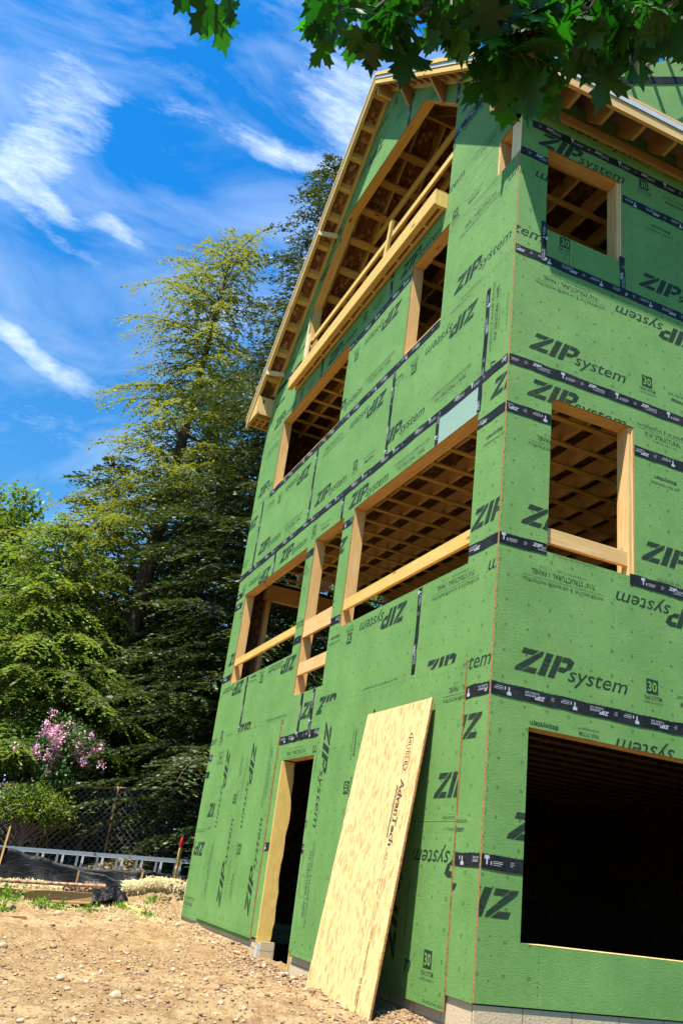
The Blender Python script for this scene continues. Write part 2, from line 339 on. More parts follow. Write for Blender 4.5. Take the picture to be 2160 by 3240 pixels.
def shift(t, dx, dy): t = np.array(t, float).reshape(-1, 3, 2); return t+np.array([dx, dy])
def rot2(t, a):
    c, s_ = round(math.cos(a), 9), round(math.sin(a), 9); t = np.array(t, float); return np.stack([t[..., 0]*c-t[..., 1]*s_, t[..., 0]*s_+t[..., 1]*c], -1)
def logo():
    H = .62; P = [[(0, .47), (.33, .47), (.47, .62), (0, .62)], [(0, 0), (.19, 0), (.62, .5), (.62, .62), (.53, .62), (0, .11)], [(.22, 0), (.62, 0), (.62, .15), (.35, .15)],
                  [(.70, 0), (.92, 0), (.92, .62), (.70, .62)], [(1.0, 0), (1.2, 0), (1.2, .62), (1.0, .62)],
                  [(1.22, .47), (1.42, .47), (1.42, .62), (1.22, .62)], [(1.42, .25), (1.58, .32), (1.6, .54), (1.42, .62)], [(1.22, .2), (1.42, .2), (1.46, .27), (1.42, .34), (1.22, .34)]]
    t = []
    for p in P: t += fan([(x+.42*y, y) for x, y in p])
    a = np.array(t, float); b = text_tris('system', w=1.92, h=.41, shear=.3, bold=.004); b = shift(b, 1.62, .02)
    c = shift(text_tris('®', w=.06, h=.05), 3.56, .28)
    return np.concatenate([a, b, c])
LOGO = logo()
T_A1 = text_tris('WATER-RESISTIVE  &  AIR BARRIER PROTECTION', w=2.62, h=.095); T_A2 = text_tris('7/16" STRUCTURAL 1 PANEL', w=2.05, h=.15, bold=.012); T_A3 = text_tris('01-28-25 02:15 SQ     1 - 1715', w=1.5, h=.055)
T_J1 = text_tris('Join the revolution.', w=1.12, h=.12); T_J2 = text_tris('#zipsystem', w=.85, h=.13, bold=.02)
T_Y1 = text_tris('YEAR SYSTEM', w=.62, h=.10, bold=.01); T_Y2 = text_tris('LIMITED WARRANTY', w=.60, h=.055); T_30 = text_tris('30', w=.30, h=.26, bold=.015)
T_ES = text_tris('PARA APLICAR USE EL RODILLO', w=1.35, h=.075)
T_EN = text_tris('TO APPLY TAPE USE THE ROLLER', w=1.4, h=.06)
T_FT = text_tris('FLASHING TAPE', w=.42, h=.052)
def S_block(): return np.concatenate([shift(T_A1, 0, .38), np.array(rect2(0, 2.62, .315, .325), float), shift(T_A2, .3, .10), shift(T_A3, .6, -.02)])
def Y_block(): return np.concatenate([np.array(rect2(.1, .5, .02, .42), float), shift(T_Y1, 0, -.13), shift(T_Y2, .01, -.24)])
def J_block(): return np.concatenate([shift(T_J1, .0, .2), shift(T_J2, .12, .0)])
def circ(x, y, r=.034, w=.011):
    o = []; n = 8
    for k in range(n):
        a, b = 2*math.pi*k/n, 2*math.pi*(k+1)/n
        q = [(x+math.cos(t)*R, y+math.sin(t)*R) for t, R in ((a, r), (b, r), (b, r-w), (a, r-w))]; o += fan(q)
    return o
def sq(x, y, r=.034, w=.011):
    o = []
    for (a, b, c, d) in ((-r, r, -r, -r+w), (-r, r, r-w, r), (-r, -r+w, -r, r), (r-w, r, -r, r)): o += rect2(x+a, x+b, y+c, y+d)
    return o
ROWS = {}
def panel_prints(variant):
    """prints of one 8 x 4 sheet: ink triangles and knock-out triangles"""
    if variant in ROWS: return ROWS[variant]
    ink = []; ko = []
    row1 = [(LOGO, .65, .57), (Y_block(), 4.72, .75), (J_block(), 5.85, .62)]
    row2 = [(LOGO, .65, .57), (S_block(), 4.6, .52)]
    up, dn = (row1, row2) if variant == 'A' else (row2, row1)
    for row, flip in ((up, 0), (dn, 1)):
        for t, x, y in row:
            q = shift(t, x, y)
            if flip: q = np.array([8, 4])-q
            ink.append(q)
        if row is row1:
            q = shift(T_30, 4.87, .84)
            if flip: q = np.array([8, 4])-q
            ko.append(q)
    m = []
    for i in range(12):
        for j in range(6):
            x, y = .67*i+.33, .67*j+.33
            m += (sq if (i % 3 == 2) else circ)(x, y)
    for e, y in ((T_ES, .06), (T_EN, .06)):
        q = shift(e, 1.2 if e is T_ES else 4.9, y); ink.append(q); ink.append(np.array([8, 4])-q)
    for k in range(40): m += rect2(.1+k*.2, .17+k*.2, .17, .178); m += rect2(.1+k*.2, .17+k*.2, 3.83, 3.838)
    rnd = random.Random(7)
    for k in range(63):   # nail heads along studs
        x = [.05, 1.33, 2.66, 4, 5.33, 6.66, 7.95][k % 7]+rnd.uniform(-.035, .035); y = .08+(k//7)*.48+rnd.uniform(-.06, .06); m += rect2(x-.014, x+.014, y-.014, y+.014)
    for k in range(16):
        y = .08+k*.25; m += rect2(.05, .062, y, y+.06); m += rect2(7.94, 7.952, y, y+.06)
    ink.append(np.array(m, float)); ROWS[variant] = (np.concatenate(ink), np.concatenate(ko)); return ROWS[variant]

def clip_poly(poly, planes):
    for (a, b, c) in planes:      # keep a*x+b*y <= c
        out = []; n = len(poly)
        for i in range(n):
            p, q = poly[i], poly[(i+1) % n]; dp, dq = a*p[0]+b*p[1]-c, a*q[0]+b*q[1]-c
            if dp <= 1e-9: out.append(p)
            if (dp < -1e-9 and dq > 1e-9) or (dp > 1e-9 and dq < -1e-9):
                t = dp/(dp-dq); out.append((p[0]+t*(q[0]-p[0]), p[1]+t*(q[1]-p[1])))
        poly = out
        if len(poly) < 3: return []
    return poly
def planes_of(poly):
    out = []; n = len(poly)
    ar = sum(poly[i][0]*poly[(i+1) % n][1]-poly[(i+1) % n][0]*poly[i][1] for i in range(n))
    if ar < 0: poly = poly[::-1]
    for i in range(n):
        p, q = poly[i], poly[(i+1) % n]; a, b = q[1]-p[1], -(q[0]-p[0]); L = math.hypot(a, b)
        if L > 1e-9: out.append((a/L, b/L, (a*p[0]+b*p[1])/L))
    return out
def subtract(pieces, hole):
    hp = planes_of(hole); res = []
    for pc in pieces:
        cur = pc
        for (a, b, c) in hp:
            o = clip_poly(cur, [(-a, -b, -c)])
            if o and poly_area(o) > 1e-4: res.append(o)
            cur = clip_poly(cur, [(a, b, c)])
            if not cur: break
    return res
def poly_area(p): return abs(sum(p[i][0]*p[(i+1) % len(p)][1]-p[(i+1) % len(p)][0]*p[i][1] for i in range(len(p))))/2
def box2(x0, x1, y0, y1): return [(x0, y0), (x1, y0), (x1, y1), (x0, y1)]

RIDGE = -12.7; SL, SR = .925, .95; TOP = 40.55
def T(x): return TOP-(SL*(RIDGE-x) if x < RIDGE else SR*(x-RIDGE))
WTOP = .62   # sheathing stops below the roof deck
def on_wall(side, u, w, o):
    """u along wall, w up, o outward"""
    return (u, -o, w) if side == 'g' else (o, u, w)

G_HOLES = [box2(-10.5, -1.47, 10.5, 15.3), box2(-14.6, -11.5, 8.48, 15.25), box2(-24.55, -15.5, 10.35, 15.15), box2(-7.5, -4.58, 20.62, 24.93),
           box2(-22.8, -13.68, 20.6, 24.83), box2(-14.65, -11.37, -2, 5.98), box2(-1.33, .2, 24.42, 25.95),
           [(-20.7, 26.6), (-4.87, 26.6), (-4.87, 31.35), (-8.25, 34.9), (-16.8, 34.9), (-20.7, 31.3)]]
S_HOLES = [box2(1.52, 4.48, 10.8, 15.6), box2(1.07, 4.07, 21.65, 25.02), box2(1.14, 9.2, 1.24, 6.06)]
G_ROOF = [(-SL, 1, TOP-WTOP-SL*RIDGE), (SR, 1, TOP-WTOP+SR*RIDGE)]
house = empty('unfinished_house', (0, 0, -1), 'three storey house under construction sheathed in green panels with open window holes', 'house')
GREEN = ['green_sheathing', 'strand_edge']
def panel(side, rect, variant='A', p0=None, z0=None, rot=0, out=0.0, th=.036, holes=None, parent=house, label=None, prints=True, cut=True):
    x0, x1, a0, a1 = rect; g = .006
    pcs = [box2(x0+g, x1-g, a0+g, a1-g)]
    if cut:
        if side == 'g': pcs = [q for q in (clip_poly(p, G_ROOF) for p in pcs) if q]
        for h in (holes if holes is not None else (G_HOLES if side == 'g' else S_HOLES)): pcs = subtract(pcs, h)
    if not pcs: return None
    m = MB(); nrm = Vector((0, -1, 0)) if side == 'g' else Vector((1, 0, 0))
    oo = out+th if side == 'g' else out
    # front face outward at distance `front`
    front = out+th if out > 0 or side == 's' else 0.0
    for pc in pcs:
        a = [on_wall(side, u, w, front) for u, w in pc]; ext = -nrm*th
        m.prism(a, ext, mfun=lambda n: 0 if abs(n.dot(nrm)) > .9 else 1)
    o = m.build('sheathing_panel', GREEN, parent, label)
    if prints:
        ink, ko = panel_prints(variant)
        px = x0 if p0 is None else p0; pz = a0 if z0 is None else z0
        k = MB(); vs = []; fs = []; mi = []
        for tr, idx in ((ink, 0), (ko, 1)):
            t = tr.copy()
            if rot == -90: t = rot2(t, -math.pi/2)+np.array([0, 8])
            if rot == 90: t = rot2(t, math.pi/2)+np.array([4, 0])
            t = t+np.array([px, pz]); lo = t.min(1); hi = t.max(1)
            for pc in pcs:
                pl = planes_of(pc); bx = np.array(pc); b0, b1 = bx.min(0), bx.max(0)
                inb = (hi[:, 0] > b0[0]) & (lo[:, 0] < b1[0]) & (hi[:, 1] > b0[1]) & (lo[:, 1] < b1[1])
                for tri in t[inb]:
                    q = clip_poly([tuple(v) for v in tri], pl)
                    if len(q) >= 3:
                        b = len(vs); vs += [on_wall(side, u, w, front+(.004 if idx == 0 else .008)) for u, w in q]
                        fs.append(list(range(b, b+len(q)))); mi.append(idx)
        if vs:
            k.v = vs; k.f = fs; k.mi = mi; k.uv = [(0, 0)]*sum(len(f) for f in fs)
            k.build('printed_marks', ['ink', 'knockout_ink'], o)
    return o
XL = -26.17
# gable wall, row by row
for r, kw in [((XL, -15.4, -.5, 3.4), dict(variant='B', p0=-31.4, z0=-.6)), ((XL, -15.4, 3.4, 6.84), dict(variant='A', p0=-26.1+.9, z0=3.38)),
              ((-15.4, -11.0, -.3, 6.84), dict(variant='A', z0=2.9)), ((-11.0, -1.25, -.4, 6.84), dict(prints=False)),
              ((-1.25, 0, -.05, 2.84), dict(variant='A', p0=-8.3, z0=-1.12)), ((-1.25, 0, 2.84, 6.84), dict(variant='A', p0=-7.6)),
              ((XL, -21.47, 6.84, 10.84), dict(variant='A', p0=-29.4)), ((-21.47, -13.45, 6.84, 10.84), dict(variant='B', p0=-22.2)),
              ((-13.45, -12.2, 6.84, 10.84), dict(variant='A', p0=-14)), ((-12.2, -4.2, 6.84, 10.84), dict(variant='B', p0=-12.4)), ((-4.2, 0, 6.84, 10.84), dict(variant='A', p0=-4.2)),
              ((XL, -18, 10.84, 14.84), dict(variant='B', p0=XL)), ((-18, -10.5, 10.84, 14.84), dict(variant='A', p0=-18.2)), ((-2, 0, 10.84, 14.84), dict(variant='B', p0=-2.1)),
              ((XL, -20.2, 14.84, 16.44), dict(variant='B', p0=-28.0, z0=12.35)), ((-20.2, -11.8, 14.84, 16.44), dict(variant='A', p0=-19.95)), ((-11.8, -4.05, 14.84, 16.44), dict(variant='B', p0=-11.8)),
              ((-1.5, 0, 14.84, 16.44), dict(variant='A')),
              ((XL, -24.1, 16.44, 20.44), dict(variant='A', p0=-32.1)), ((-24.1, -16.05, 16.44, 20.44), dict(variant='B')), ((-16.05, -8.05, 16.44, 20.44), dict(variant='A')),
              ((-8.05, -1.35, 16.44, 20.44), dict(variant='B', p0=-9.35)), ((-1.35, 0, 16.44, 20.44), dict(variant='B', rot=90, p0=-4.1, z0=12.6)),
              ((XL, -23, 20.44, 24.44), dict(variant='A', p0=-26.1)), ((-23, -15.6, 20.44, 24.44), dict(variant='A', p0=-23)), ((-15.6, -7.55, 20.44, 24.44), dict(variant='B')), ((-7.55, 0, 20.44, 24.44), dict(variant='A', p0=-4.4)),
              ((XL, -17.37, 24.44, 26.65), dict(variant='A', p0=-25.3+.1)), ((-17.37, -9.5, 24.44, 26.65), dict(variant='A', p0=-17.2)), ((-9.5, -4.87, 24.44, 26.65), dict(variant='B', p0=-9.3)), ((-4.87, 0, 24.44, 25.45), dict(variant='A', p0=-9.2, z0=24.1)),
              ((XL, -20.7, 26.65, 29.6), dict(variant='A', p0=-25.9, z0=25.65)), ((-4.87, 0, 25.45, 29.5), dict(variant='B', p0=-7.9, z0=25.95)),
              ((-25, -12.7, 29.6, 33.6), dict(variant='B', p0=-25.5)), ((-12.7, 0, 29.5, 33.5), dict(variant='A', p0=-5.1, z0=29.7)),
              ((-21, -12.7, 33.6, 37.6), dict(variant='A', p0=-20.2)), ((-12.7, -4, 33.5, 37.6), dict(variant='B', p0=-12.7)), ((-17, -8, 37.6, 41), dict(variant='A', p0=-17))]:
    panel('g', r, **kw)
panel('g', (-4.05, -1.5, 14.84, 16.44), prints=False, label='pale glossy unprinted strip above the big window hole').data.materials[0] = MAT['glossy_green']
# upright sheets nailed over the lower storey
OH = [G_HOLES[5], G_HOLES[1]]
for r, kw in [((-23.27, -19.33, -.36, 7.66), dict(variant='B', rot=-90, z0=-.34)), ((-19.33, -15.4, -.36, 7.66), dict(variant='A', rot=-90, z0=-.34)),
              ((-11.08, -7.15, -.4, 7.75), dict(variant='B', rot=-90, z0=-.3)), ((-7.15, -3.15, -.4, 7.75), dict(variant='A', rot=-90, z0=-.3)),
              ((-3.15, -1.12, 3.68, 7.72), dict(variant='A', p0=-2.97, z0=3.68)), ((-3.15, -1.12, -.4, 3.68), dict(variant='A', p0=-7.0, z0=-.4))]:
    panel('g', r, out=.004, th=.045, holes=OH, **kw)
# side wall
for r, kw in [((0, 8, -.03, 2.84), dict(variant='B', p0=-6.4+.1, z0=-1.12)), ((0, 8, 2.84, 6.84), dict(variant='B')), ((0, 8, 6.84, 10.84), dict(variant='A')), ((0, 3, 10.84, 14.84), dict(variant='A')), ((3, 8, 10.84, 14.84), dict(variant='B', p0=4.05)),
              ((0, 8, 14.84, 16.44), dict(variant='B', z0=14.84)), ((0, 8, 16.44, 20.44), dict(variant='A')), ((0, 2, 20.44, 24.44), dict(variant='A', p0=-3.2)), ((2, 8, 20.44, 24.44), dict(variant='B', p0=4.1)),
              ((0, 8, 24.44, 25.8), dict(variant='A', z0=24.44)), ((0, 8, 25.8, 27.6), dict(variant='A', p0=1.2)),
              ((8, 24, -.03, 6.84), dict(prints=False)), ((8, 24, 6.84, 16.44), dict(prints=False)), ((8, 24, 16.44, 27.6), dict(prints=False))]:
    kw.setdefault('th', .05); panel('s', r, **kw)

# seam tape -----------------------------------------------------------
LOGO_S = np.concatenate([LOGO*.17, shift(T_FT, .18, -.07)])
SYM = np.array(rect2(0, .13, .06, .14)+rect2(.05, .09, -.06, .06)+rect2(.17, .2, -.06, .02)+rect2(.24, .5, -.02, -.005)+rect2(.24, .5, .02, .03)+rect2(.24, .45, -.06, -.05)+rect2(.7, .8, .04, .05)+rect2(.7, .82, 0, .01)+rect2(.7, .78, -.04, -.03), float)
UNIT = np.concatenate([LOGO_S, shift(SYM, 1.0, 0)])
NO_TAPE_TEXT = set()
def tape(side, orient, fixed, a0, a1, w=.32, base=0.0):
    layer = .012 if orient == 'h' else .017
    seed = int(abs(fixed*97+a0*31)) % 1000; rnd = random.Random(seed)
    m = MB(); n = max(2, int((a1-a0)/.35)); e0 = []; e1 = []
    for i in range(n+1):
        a = a0+(a1-a0)*i/n; j = rnd.uniform(-.02, .02); k = rnd.uniform(-.008, .008)
        e0.append((a, fixed-w/2+j+k)); e1.append((a, fixed+w/2+j-k))
    def P(p, o): u, v = p if orient == 'h' else (p[1], p[0]); return on_wall(side, u, v, o)
    for i in range(n):
        q = [e0[i], e0[i+1], e1[i+1], e1[i]]; bulge = base+layer
        pts = [P(p, bulge) for p in q]+[P(p, base-.0) for p in q]
        m.poly(pts, [(0, 1, 2, 3), (4, 7, 6, 5), (0, 4, 5, 1), (2, 6, 7, 3)]+([(3, 7, 4, 0)] if i == 0 else [])+([(1, 5, 6, 2)] if i == n-1 else []))
    o = m.build('seam_tape', 'black_tape', house)
    vs = []; fs = []; flip = rnd.random() < .5; step = 1.98 if side == 's' else 2.7; x = a0-rnd.uniform(0, 1.5)
    while x < a1:
        t = UNIT.copy()
        if flip: t = np.array([1.8, .02])-t
        t = t+np.array([x, fixed-.0]); inb = (t[..., 0].min(1) > a0+.02) & (t[..., 0].max(1) < a1-.02)
        for tri in t[inb]:
            b = len(vs); vs += [P(tuple(p), base+layer+.004) for p in tri]; fs.append([b, b+1, b+2])
        x += step
    if vs:
        k = MB(); k.v = vs; k.f = fs; k.mi = [0]*len(fs); k.uv = [(0, 0)]*(3*len(fs)); k.build('tape_lettering', 'tape_print', o)
TW = .30
for a in [('g', 'h', 6.84, -1.1, -.01), ('g', 'h', 14.84, -1.45, -.01), ('g', 'h', 16.44, XL+.02, -.01), ('g', 'h', 20.44, -23.1, -4.6), ('g', 'h', 24.44, -13.6, -7.52),
          ('g', 'h', 10.84, -1.45, -.01), ('g', 'h', 10.87, -11.48, -10.55), ('g', 'h', 14.84, -11.48, -10.55), ('g', 'h', 10.87, -15.45, -14.62), ('g', 'h', 14.73, -15.45, -14.62),
          ('g', 'h', 15.3, -26.1, -25.2), ('g', 'h', 14.7, -26.1, -24.9), ('g', 'h', 10.75, -26.1, -24.6), ('g', 'h', 29.5, -4.85, -.5), ('g', 'h', 6.78, -15.36, -11.12), ('g', 'h', 6.79, -26.1, -25.5), ('g', 'h', 5.95, -26.1, -25.5),
          ('g', 'h', 2.84, -1.1, -.01), ('g', 'h', 2.84, -15.3, -14.7), ('g', 'h', 2.84, -11.34, -11.1), ('g', 'h', 27.9, -25.2, -21.2),
          ('g', 'v', -8.07, 16.6, 20.3), ('g', 'v', -16.05, 16.6, 20.3), ('g', 'v', -24.1, 16.6, 20.4), ('g', 'v', -1.34, 16.5, 19.75), ('g', 'v', -1.47, 15.35, 16.4), ('g', 'v', -4.05, 15.35, 16.4), ('g', 'v', -9.5, 24.6, 25.95), ('g', 'v', -17.37, 24.88, 25.95),
          ('g', 'v', -11.8, 15.3, 16.4), ('g', 'v', -20.2, 15.2, 16.4), ('g', 'v', -21.47, 7.7, 10.3), ('g', 'v', -4.2, 7.76, 10.45), ('g', 'v', -13.45, 6.7, 8.45), ('g', 'v', -12.22, 6.65, 8.45), ('g', 'v', -9.9, 34.95, 37.0), ('g', 'v', -4.9, 31.4, 33),
          ('s', 'h', 2.84, .01, 1.13), ('s', 'h', 6.84, .01, 12), ('s', 'h', 10.84, .01, 1.5), ('s', 'h', 10.7, 4.3, 12), ('s', 'h', 14.84, .01, 1.5), ('s', 'h', 14.84, 4.5, 12), ('s', 'h', 16.44, .01, 12), ('s', 'h', 20.44, .01, 12),
          ('s', 'h', 24.44, .01, 1.06), ('s', 'h', 24.35, 4.1, 12), ('s', 'h', 25.8, .4, 12), ('s', 'v', 1.02, 20.3, 21.9), ('s', 'v', 4.08, 20.3, 21.85)]:
    tape(*a, w=TW*(1.05 if a[0] == 's' else 1) if a[1] == 'h' else .2, base=.05 if a[0] == 's' else 0.0)

# foundation, floors, joists -----------------------------------------
m = MB(); m.box(XL+.05, -14.66, .06, .7, -1.9, -.36); m.box(-11.3, .018, .06, .7, -1.9, -.06); m.box(-.7, .018, .7, 24, -1.9, -.06); m.box(XL+.05, -25.5, .7, 24, -1.9, -.36)
m.box(-25.5, -.7, 23.4, 24, -1.9, -.36); m.build('foundation_wall', 'concrete_block', house, 'grey concrete block footing under the green panels')
one('cellar_floor', 'far_soil', house, box=(-25.4, -.75, .75, 23.3, -1.5, -1.2))  # slab given a dark soil colour so the interior stays shaded
for z, name in ((8.40, 'floor_deck'), (17.5, 'floor_deck'), (26.53, 'floor_deck')):
    one(name, 'shaded_strand_board', house, box=(XL+.3, -.06, .04, 23.6, z, z+.07))
for zb, n in ((7.6, 0), (16.62, 1), (25.62, 2)):
    for k in range(17):
        y = .52+1.333*k; one('ceiling_joist', 'lumber' if n else 'bark', house, box=(XL+.3, -.3, y-.06, y+.06, zb+.07, zb+.78))  # lowest joists take the dark bark colour in place of shade
    for k in range(19):
        x = -.95-1.333*k; one('ceiling_strapping', 'yellow_lumber' if n else 'aged_or_shaded_lumber', house, box=(x-.11, x+.11, .5, 23.5, zb, zb+.065))  # lowest strapping takes the darker wood colour to stand for shade
one('rim_joist', 'lumber', house, box=(XL+.3, -.06, .04, .17, 16.65, 17.48)); one('rim_joist', 'lumber', house, box=(XL+.3, -.06, .04, .17, 7.7, 8.38))
# inner side walls (strand board seen from inside) with an opening towards the trees
FW = -25.75
m = MB()
for (y0, y1, z0, z1) in [(.2, 23.5, -1.4, 8.4), (.2, 1.5, 8.5, 16.6), (5.9, 23.5, 8.5, 16.6), (1.5, 5.9, 8.5, 9.4), (1.5, 5.9, 15.4, 16.6), (.2, 23.5, 17.6, 26.5)]: m.box(FW-.05, FW, y0, y1, z0, z1)
m.build('side_wall_boards', 'shaded_strand_board', house)
for y in (1.5, 1.62, 5.85, 5.97, 9.3, 10.6, 12): one('wall_stud', 'lumber', house, box=(FW, FW+.45, y-.06, y+.055, 8.5, 15.42))
m = MB(); m.box(FW+.02, FW+.4, 1.3, 6.1, 15.45, 16.3); m.build('beam_over_opening', 'lumber', house)
m = MB(); m.box(XL+.3, -.1, 23.5, 23.56, -1.4, 40); 
m2 = MB(); q = [(x, 23.5, z) for x, z in ((XL, -1.4), (-.1, -1.4), (-.1, 27.4), (RIDGE, 39.4), (XL, 27))]; m2.prism(q, (0, .06, 0)); m2.build('back_wall', 'shaded_strand_board', house)
one('inner_wall', 'strand_board', house, box=(-14, -13.9, 4, 23.4, 17.6, 25.6))
for x in (-3.2, -6, -9, -18, -22): one('inner_post', 'lumber', house, box=(x-.14, x+.14, 11.5, 11.9, 8.5, 16.6))
one('inner_beam', 'lumber', house, box=(-24, -1, 11.5, 11.9, 15.85, 16.6))
# jambs, headers, sills -----------------------------------------------
def stud(box, mat='lumber', name='jamb_stud', **k): return one(name, mat, house, box=box, bevel=.008, **k)
for (x0, x1, z0, z1, side) in [(-10.5, -1.47, 10.5, 15.3, 'g'), (-14.6, -11.5, 8.48, 15.25, 'g'), (-24.55, -15.5, 10.35, 15.15, 'g'), (-7.5, -4.58, 20.62, 24.93, 'g'), (-22.8, -13.68, 20.6, 24.83, 'g')]:
    stud((x0-.125, x0-.004, .04, .5, z0-.3, z1)); stud((x0-.26, x0-.13, .04, .5, z0-.3, z1)); stud((x1+.004, x1+.125, .04, .5, z0-.3, z1))
    for k in range(3): stud((x0-.25, x1+.25, .04+k*.155, .04+k*.155+.15, z1+.004, z1+.80), name='header')
    stud((x0, x1, .04, .5, z0-.13, z0-.004), name='sill_plate')
for (x0, x1, z0) in ((-7.5, -4.58, 20.62), (-22.8, -13.68, 20.6)): stud((x0+.01, x1-.01, .05, .4, z0, z0+.13), 'yellow_lumber', 'sill_plate')
stud((-10.5, -1.47, .05, .17, 11.15, 11.58), 'yellow_lumber', 'guard_rail'); stud((-24.55, -15.5, .05, .17, 11.3, 11.66), 'yellow_lumber', 'guard_rail')
stud((-14.6, -11.5, .05, .17, 10.9, 11.6), 'lumber', 'guard_rail'); stud((-14.6, -11.5, .05, .17, 9.32, 9.82), 'lumber', 'guard_rail')
for (y0, y1, z0, z1) in [(1.52, 4.48, 10.8, 15.6), (1.07, 4.07, 21.65, 25.02), (1.14, 9.2, 1.24, 6.06)]:
    stud((-.5, -.004, y1-.17, y1-.06, z0-.05, z1-.01)) ; stud((-.5, -.004, y0-.125, y0-.004, z0-.3, z1)); stud((-.5, .03, y1-.055, y1-.004, z0-.25, z1-.003), 'pale_lumber' if z0 > 12 else 'lumber')
    for k in range(3): stud((-.5+k*.165, -.34+k*.165, y0-.25, y1+.25, z1+.004, z1+.8), name='header')
    stud((-.5, -.004, y0, y1, z0-.13, z0-.004), name='sill_plate')
stud((-.2, -.06, 1.0, 4.31, 11.12, 11.56), 'lumber', 'guard_rail')
stud((-.5, -.06, -.0+.05, .12, 1, 24.3), name='corner_stud')
# corner slot: post and small jamb
stud((-.50, .045, .0, .30, 24.44, 26.6), 'pale_lumber', 'corner_post'); stud((-1.33, -1.23, .0, .45, 24.44, 25.94), name='jamb_stud'); stud((-1.33, -.5, .01, .4, 25.96, 26.4), name='header')
# door way
m = MB(); rnd = random.Random(3); N = 26; a = []; 
for i in range(N+1):
    z = -.42+(5.95+.42)*i/N; a.append((z, .50+.035*math.sin(i*.41+.5)+.02*math.sin(i*1.13)+rnd.uniform(-.012, .012)-(.06 if z < .3 else 0)))
for i in range(N):
    z0, d0 = a[i]; z1, d1 = a[i+1]
    m.prism([(-14.65, -.05, z0), (-14.65, d0, z0), (-14.65, d1, z1), (-14.65, -.05, z1)], (.11, 0, 0), ax=(0, 0, 1))
m.build('door_jamb', 'yellow_lumber', house, 'yellowish waney edged board lining the doorway')
stud((-14.6, -11.4, .04, .5, 6.0, 6.7), name='header'); stud((-11.42, -11.37, .03, .45, -.9, 5.95), 'yellow_lumber')
m = MB(); m.box(-14.66, -14.5, -.02, .4, -1.25, -.42); m.build('post_base', 'galvanised', house)
m = MB(); m.box(-14.45, -14.33, .05, .55, -1.9, -.35); m.build('block_end', 'concrete_block', house)
m = MB(); m.box(-13.9, -11.4, -.1, .7, -1.3, -1.0); m.build('door_sill', 'white_stone', house, bevel=.05)
one('corner_board', 'pale_lumber', house, box=(XL-.16, XL-.01, .02, .35, -1.2, .95))
# attic opening trim, guard rail, collar ties -------------------------
stud((-20.82, -20.7, .04, .55, 26.65, 31.3), 'yellow_lumber'); stud((-20.98, -20.83, -.03, .5, 26.7, 30.6), 'pale_lumber')
def slant(p0, p1, nm, w=.13, d=.46, mat='yellow_lumber'):
    m = MB(); m.beam((p0[0], d/2+.04, p0[1]), (p1[0], d/2+.04, p1[1]), d, w, up=(0, 1, 0) if False else Vector((p1[0]-p0[0], 0, p1[1]-p0[1])).cross(Vector((0, 1, 0)))); return m.build(nm, mat, house, bevel=.008)
slant((-20.76, 31.28), (-16.76, 34.98), 'slanted_header'); slant((-4.81, 31.33), (-8.23, 34.98), 'slanted_header')
stud((-4.86, -4.75, .04, .5, 26.6, 31.3))
for k in range(3): stud((-16.8, -8.25, .04+k*.155, .19+k*.155, 34.91, 35.5), 'yellow_lumber', 'header')
for k in range(1, 3): stud((-17.9, -7.4, .6+k*1.333, .72+k*1.333, 34.45, 34.93), 'yellow_lumber', 'collar_tie')
for k in range(3, 14): stud((-18.4, -7.0, .6+k*1.333, .72+k*1.333, 34.2, 34.7), 'lumber', 'collar_tie')
stud((-20.6, -4.9, .12, .24, 28.73, 29.05), 'yellow_lumber', 'guard_rail')
m = MB(); m.beam((-9.5, -.46, 26.66), (-9.22, -.46, 28.35), .12, .28, up=(1, 0, 0)); m.build('guard_post', 'yellow_lumber', house)
one('guard_post', 'pale_lumber', house, box=(-20.7, -20.2, -.1, .0, 26.7, 29.2))
m = MB(); m.box(-21.23, -4.96, -.54, -.41, 25.93, 26.64); m.build('deck_rim', 'yellow_lumber', house, bevel=.01)
m = MB(); m.box(-21.2, -5.0, -.40, -.28, 25.95, 26.62); m.build('deck_rim', 'lumber', house)
one('deck_ledger', 'lumber', house, box=(-21.2, -5.0, -.13, -.01, 26.0, 26.62))
m = MB(); m.box(-5.12, -4.96, -.405, 0, 25.93, 26.64); m.build('deck_joist', 'yellow_lumber', house)
for k in range(13):
    x = -6.3-1.2*k; one('deck_joist', 'yellow_lumber', house, box=(x-.06, x+.06, -.278, -.135, 25.96, 26.6))
one('deck_boards', 'strand_board', house, box=(-21.2, -4.98, -.5, 0, 26.645, 26.70))
kw_ = MB(); kw_.box(-24.3, -24.2, .5, 23, 26.6, 29.2); kw_.build('knee_wall', 'green_sheathing', house)
m = MB(); m.box(-24.2, -24.18, .5, 23, 27.6, 27.95); m.build('seam_tape', 'black_tape', house)
